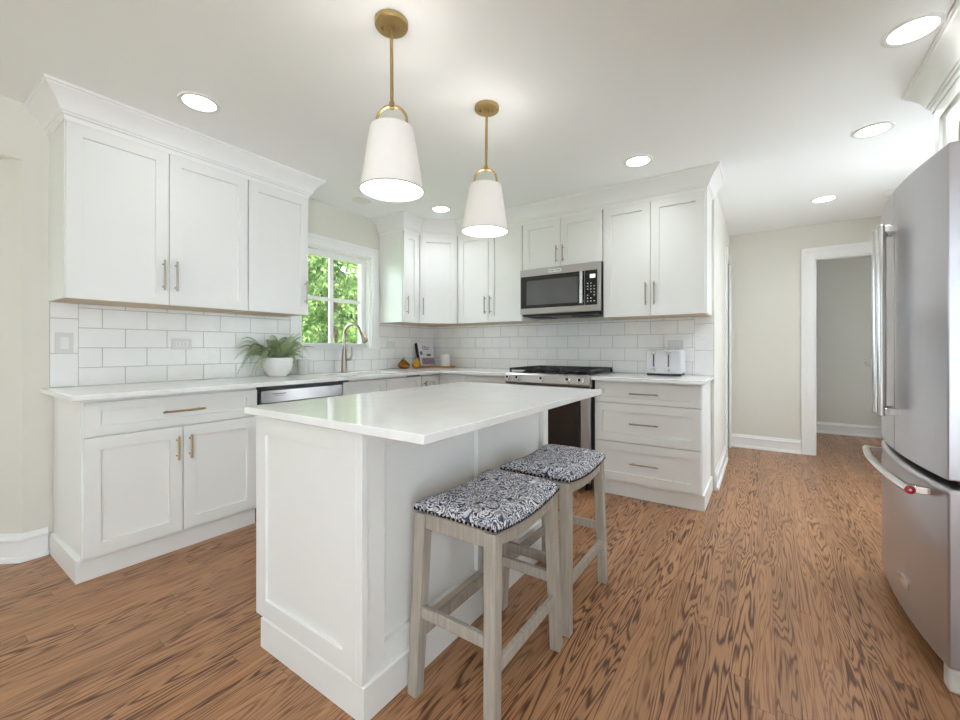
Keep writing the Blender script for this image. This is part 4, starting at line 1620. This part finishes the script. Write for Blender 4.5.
# golden ornaments in front of the book
def pear(label, c, r, h, m, lean):
    t_ = thing('ornament_pear', label, 'ornament', (c[0], c[1], 0.914), 'golden pear ornaments')
    bm = nb()
    prof = [(0.0, 0.001), (0.55, 0.03), (0.9, 0.18), (1.0, 0.34), (0.88, 0.52), (0.62, 0.68), (0.42, 0.82), (0.26, 0.93), (0.0, 0.97)]
    lathe(bm, [(r * a, h * b) for a, b in prof], (c[0], c[1], 0.914), 28)
    for v in bm.verts:
        k = (v.co.z - 0.914) / h
        v.co += ud * lean * k * k
    obj('fruit', bm, m, t_, angle=80)
    bm = nb()
    b0 = Vector((c[0], c[1], 0.914 + h * 0.95)) + ud * lean * 0.9
    tube(bm, [b0, b0 + Vector((0, 0, 0.012)) + ud * 0.003, b0 + Vector((0, 0, 0.022)) + ud * 0.010], 0.003, 8)
    obj('stem', bm, M['bark'], t_)
    return t_
pear('golden brown pear-shaped ornament at the left of the pair by the book', Vector((0.115, -0.613, 0)), 0.066, 0.108, M['amber'], -0.010)
pear('pale gold pear-shaped ornament at the right of the pair, nearest the book', Vector((0.182, -0.500, 0)), 0.048, 0.122, M['golden'], 0.010)

# ------------------------------------------------------------------ outdoors
bm = nb(); box(bm, -40, -1.25, -30, 30, -0.45, -0.25)
struct('ground', bm, M['lawn'])['label'] = 'lawn outside the window'
bm = nb(); box(bm, -1.25, 40, -40, BY - 0.2, -0.45, -0.05)
box(bm, RX + 0.2, 40, BY - 0.2, 30, -0.45, -0.05)
struct('bounce_patio', bm, M['bounce_patio'])  # unseen reflector, added to throw sunlight up onto the ceiling
bm = nb(); box(bm, RX + 0.12, RX + 2.7, BY, PY + 6, 2.50, 2.62)
struct('sun_block_roof', bm, M['trim'])  # unseen slab added to keep direct sun out of the right openings


def tree(label, x, y, h, r, seed, big=1.0, m='leaf'):
    rnd = random.Random(seed)
    t_ = thing('conifer_tree', label, 'tree', (x, y, -0.25), 'trees outside the window')
    bm = nb(); cyl(bm, (x, y, -0.25), (x, y, h * 0.9), 0.13, 0.03, 12)
    obj('trunk', bm, M['bark'], t_)
    bm = nb()
    nbr = 330
    for b in range(nbr):
        zf = rnd.random() ** 1.1
        z = -0.1 + h * zf
        R = r * (1 - zf) ** 0.6 + 0.12
        az = rnd.uniform(0, 2 * PI)
        d = Vector((math.cos(az), math.sin(az), 0))
        sd = Vector((-d.y, d.x, 0))
        L_ = R * rnd.uniform(0.75, 1.1)
        dr_ = rnd.uniform(0.25, 0.6)
        for s_ in range(24):
            f = 0.35 + 0.65 * rnd.random()
            p = Vector((x, y, z)) + d * L_ * f + Vector((0, 0, -dr_ * f * f * 0.9)) + sd * rnd.uniform(-1, 1) * 0.20 * L_ * f + Vector((0, 0, rnd.uniform(-0.06, 0.06)))
            for q in range(3):
                u = (d * rnd.uniform(0.0, 1) + sd * rnd.uniform(-0.9, 0.9) + Vector((0, 0, rnd.uniform(-1.3, 0.1)))).normalized()
                v = u.cross(Vector((rnd.uniform(-1, 1), rnd.uniform(-1, 1), rnd.uniform(-1, 1)))).normalized()
                ln = rnd.uniform(0.07, 0.15) * big; wd_ = rnd.uniform(0.013, 0.027) * big
                a = p + Vector((rnd.uniform(-0.04, 0.04), rnd.uniform(-0.04, 0.04), rnd.uniform(-0.04, 0.04)))
                bm.faces.new([bm.verts.new(k_) for k_ in (a - v * wd_ * 0.4, a + u * ln * 0.5 - v * wd_, a + u * ln, a + u * ln * 0.5 + v * wd_)])
    me = bpy.data.meshes.new('foliage')
    bmesh.ops.translate(bm, verts=bm.verts[:], vec=(-x, -y, 0.25))
    bm.to_mesh(me); bm.free()
    me.materials.append(M[m])
    o = bpy.data.objects.new('foliage', me)
    COL.objects.link(o)
    o.parent = t_


tree('drooping light green conifer just outside, filling the window view', -2.95, 0.72, 5.0, 1.15, 1, 1.0)
tree('tall dark green conifer standing farther back, seen in the gaps of the light green one', -6.6, 2.7, 6.6, 1.9, 4, 2.0, 'leafdark')
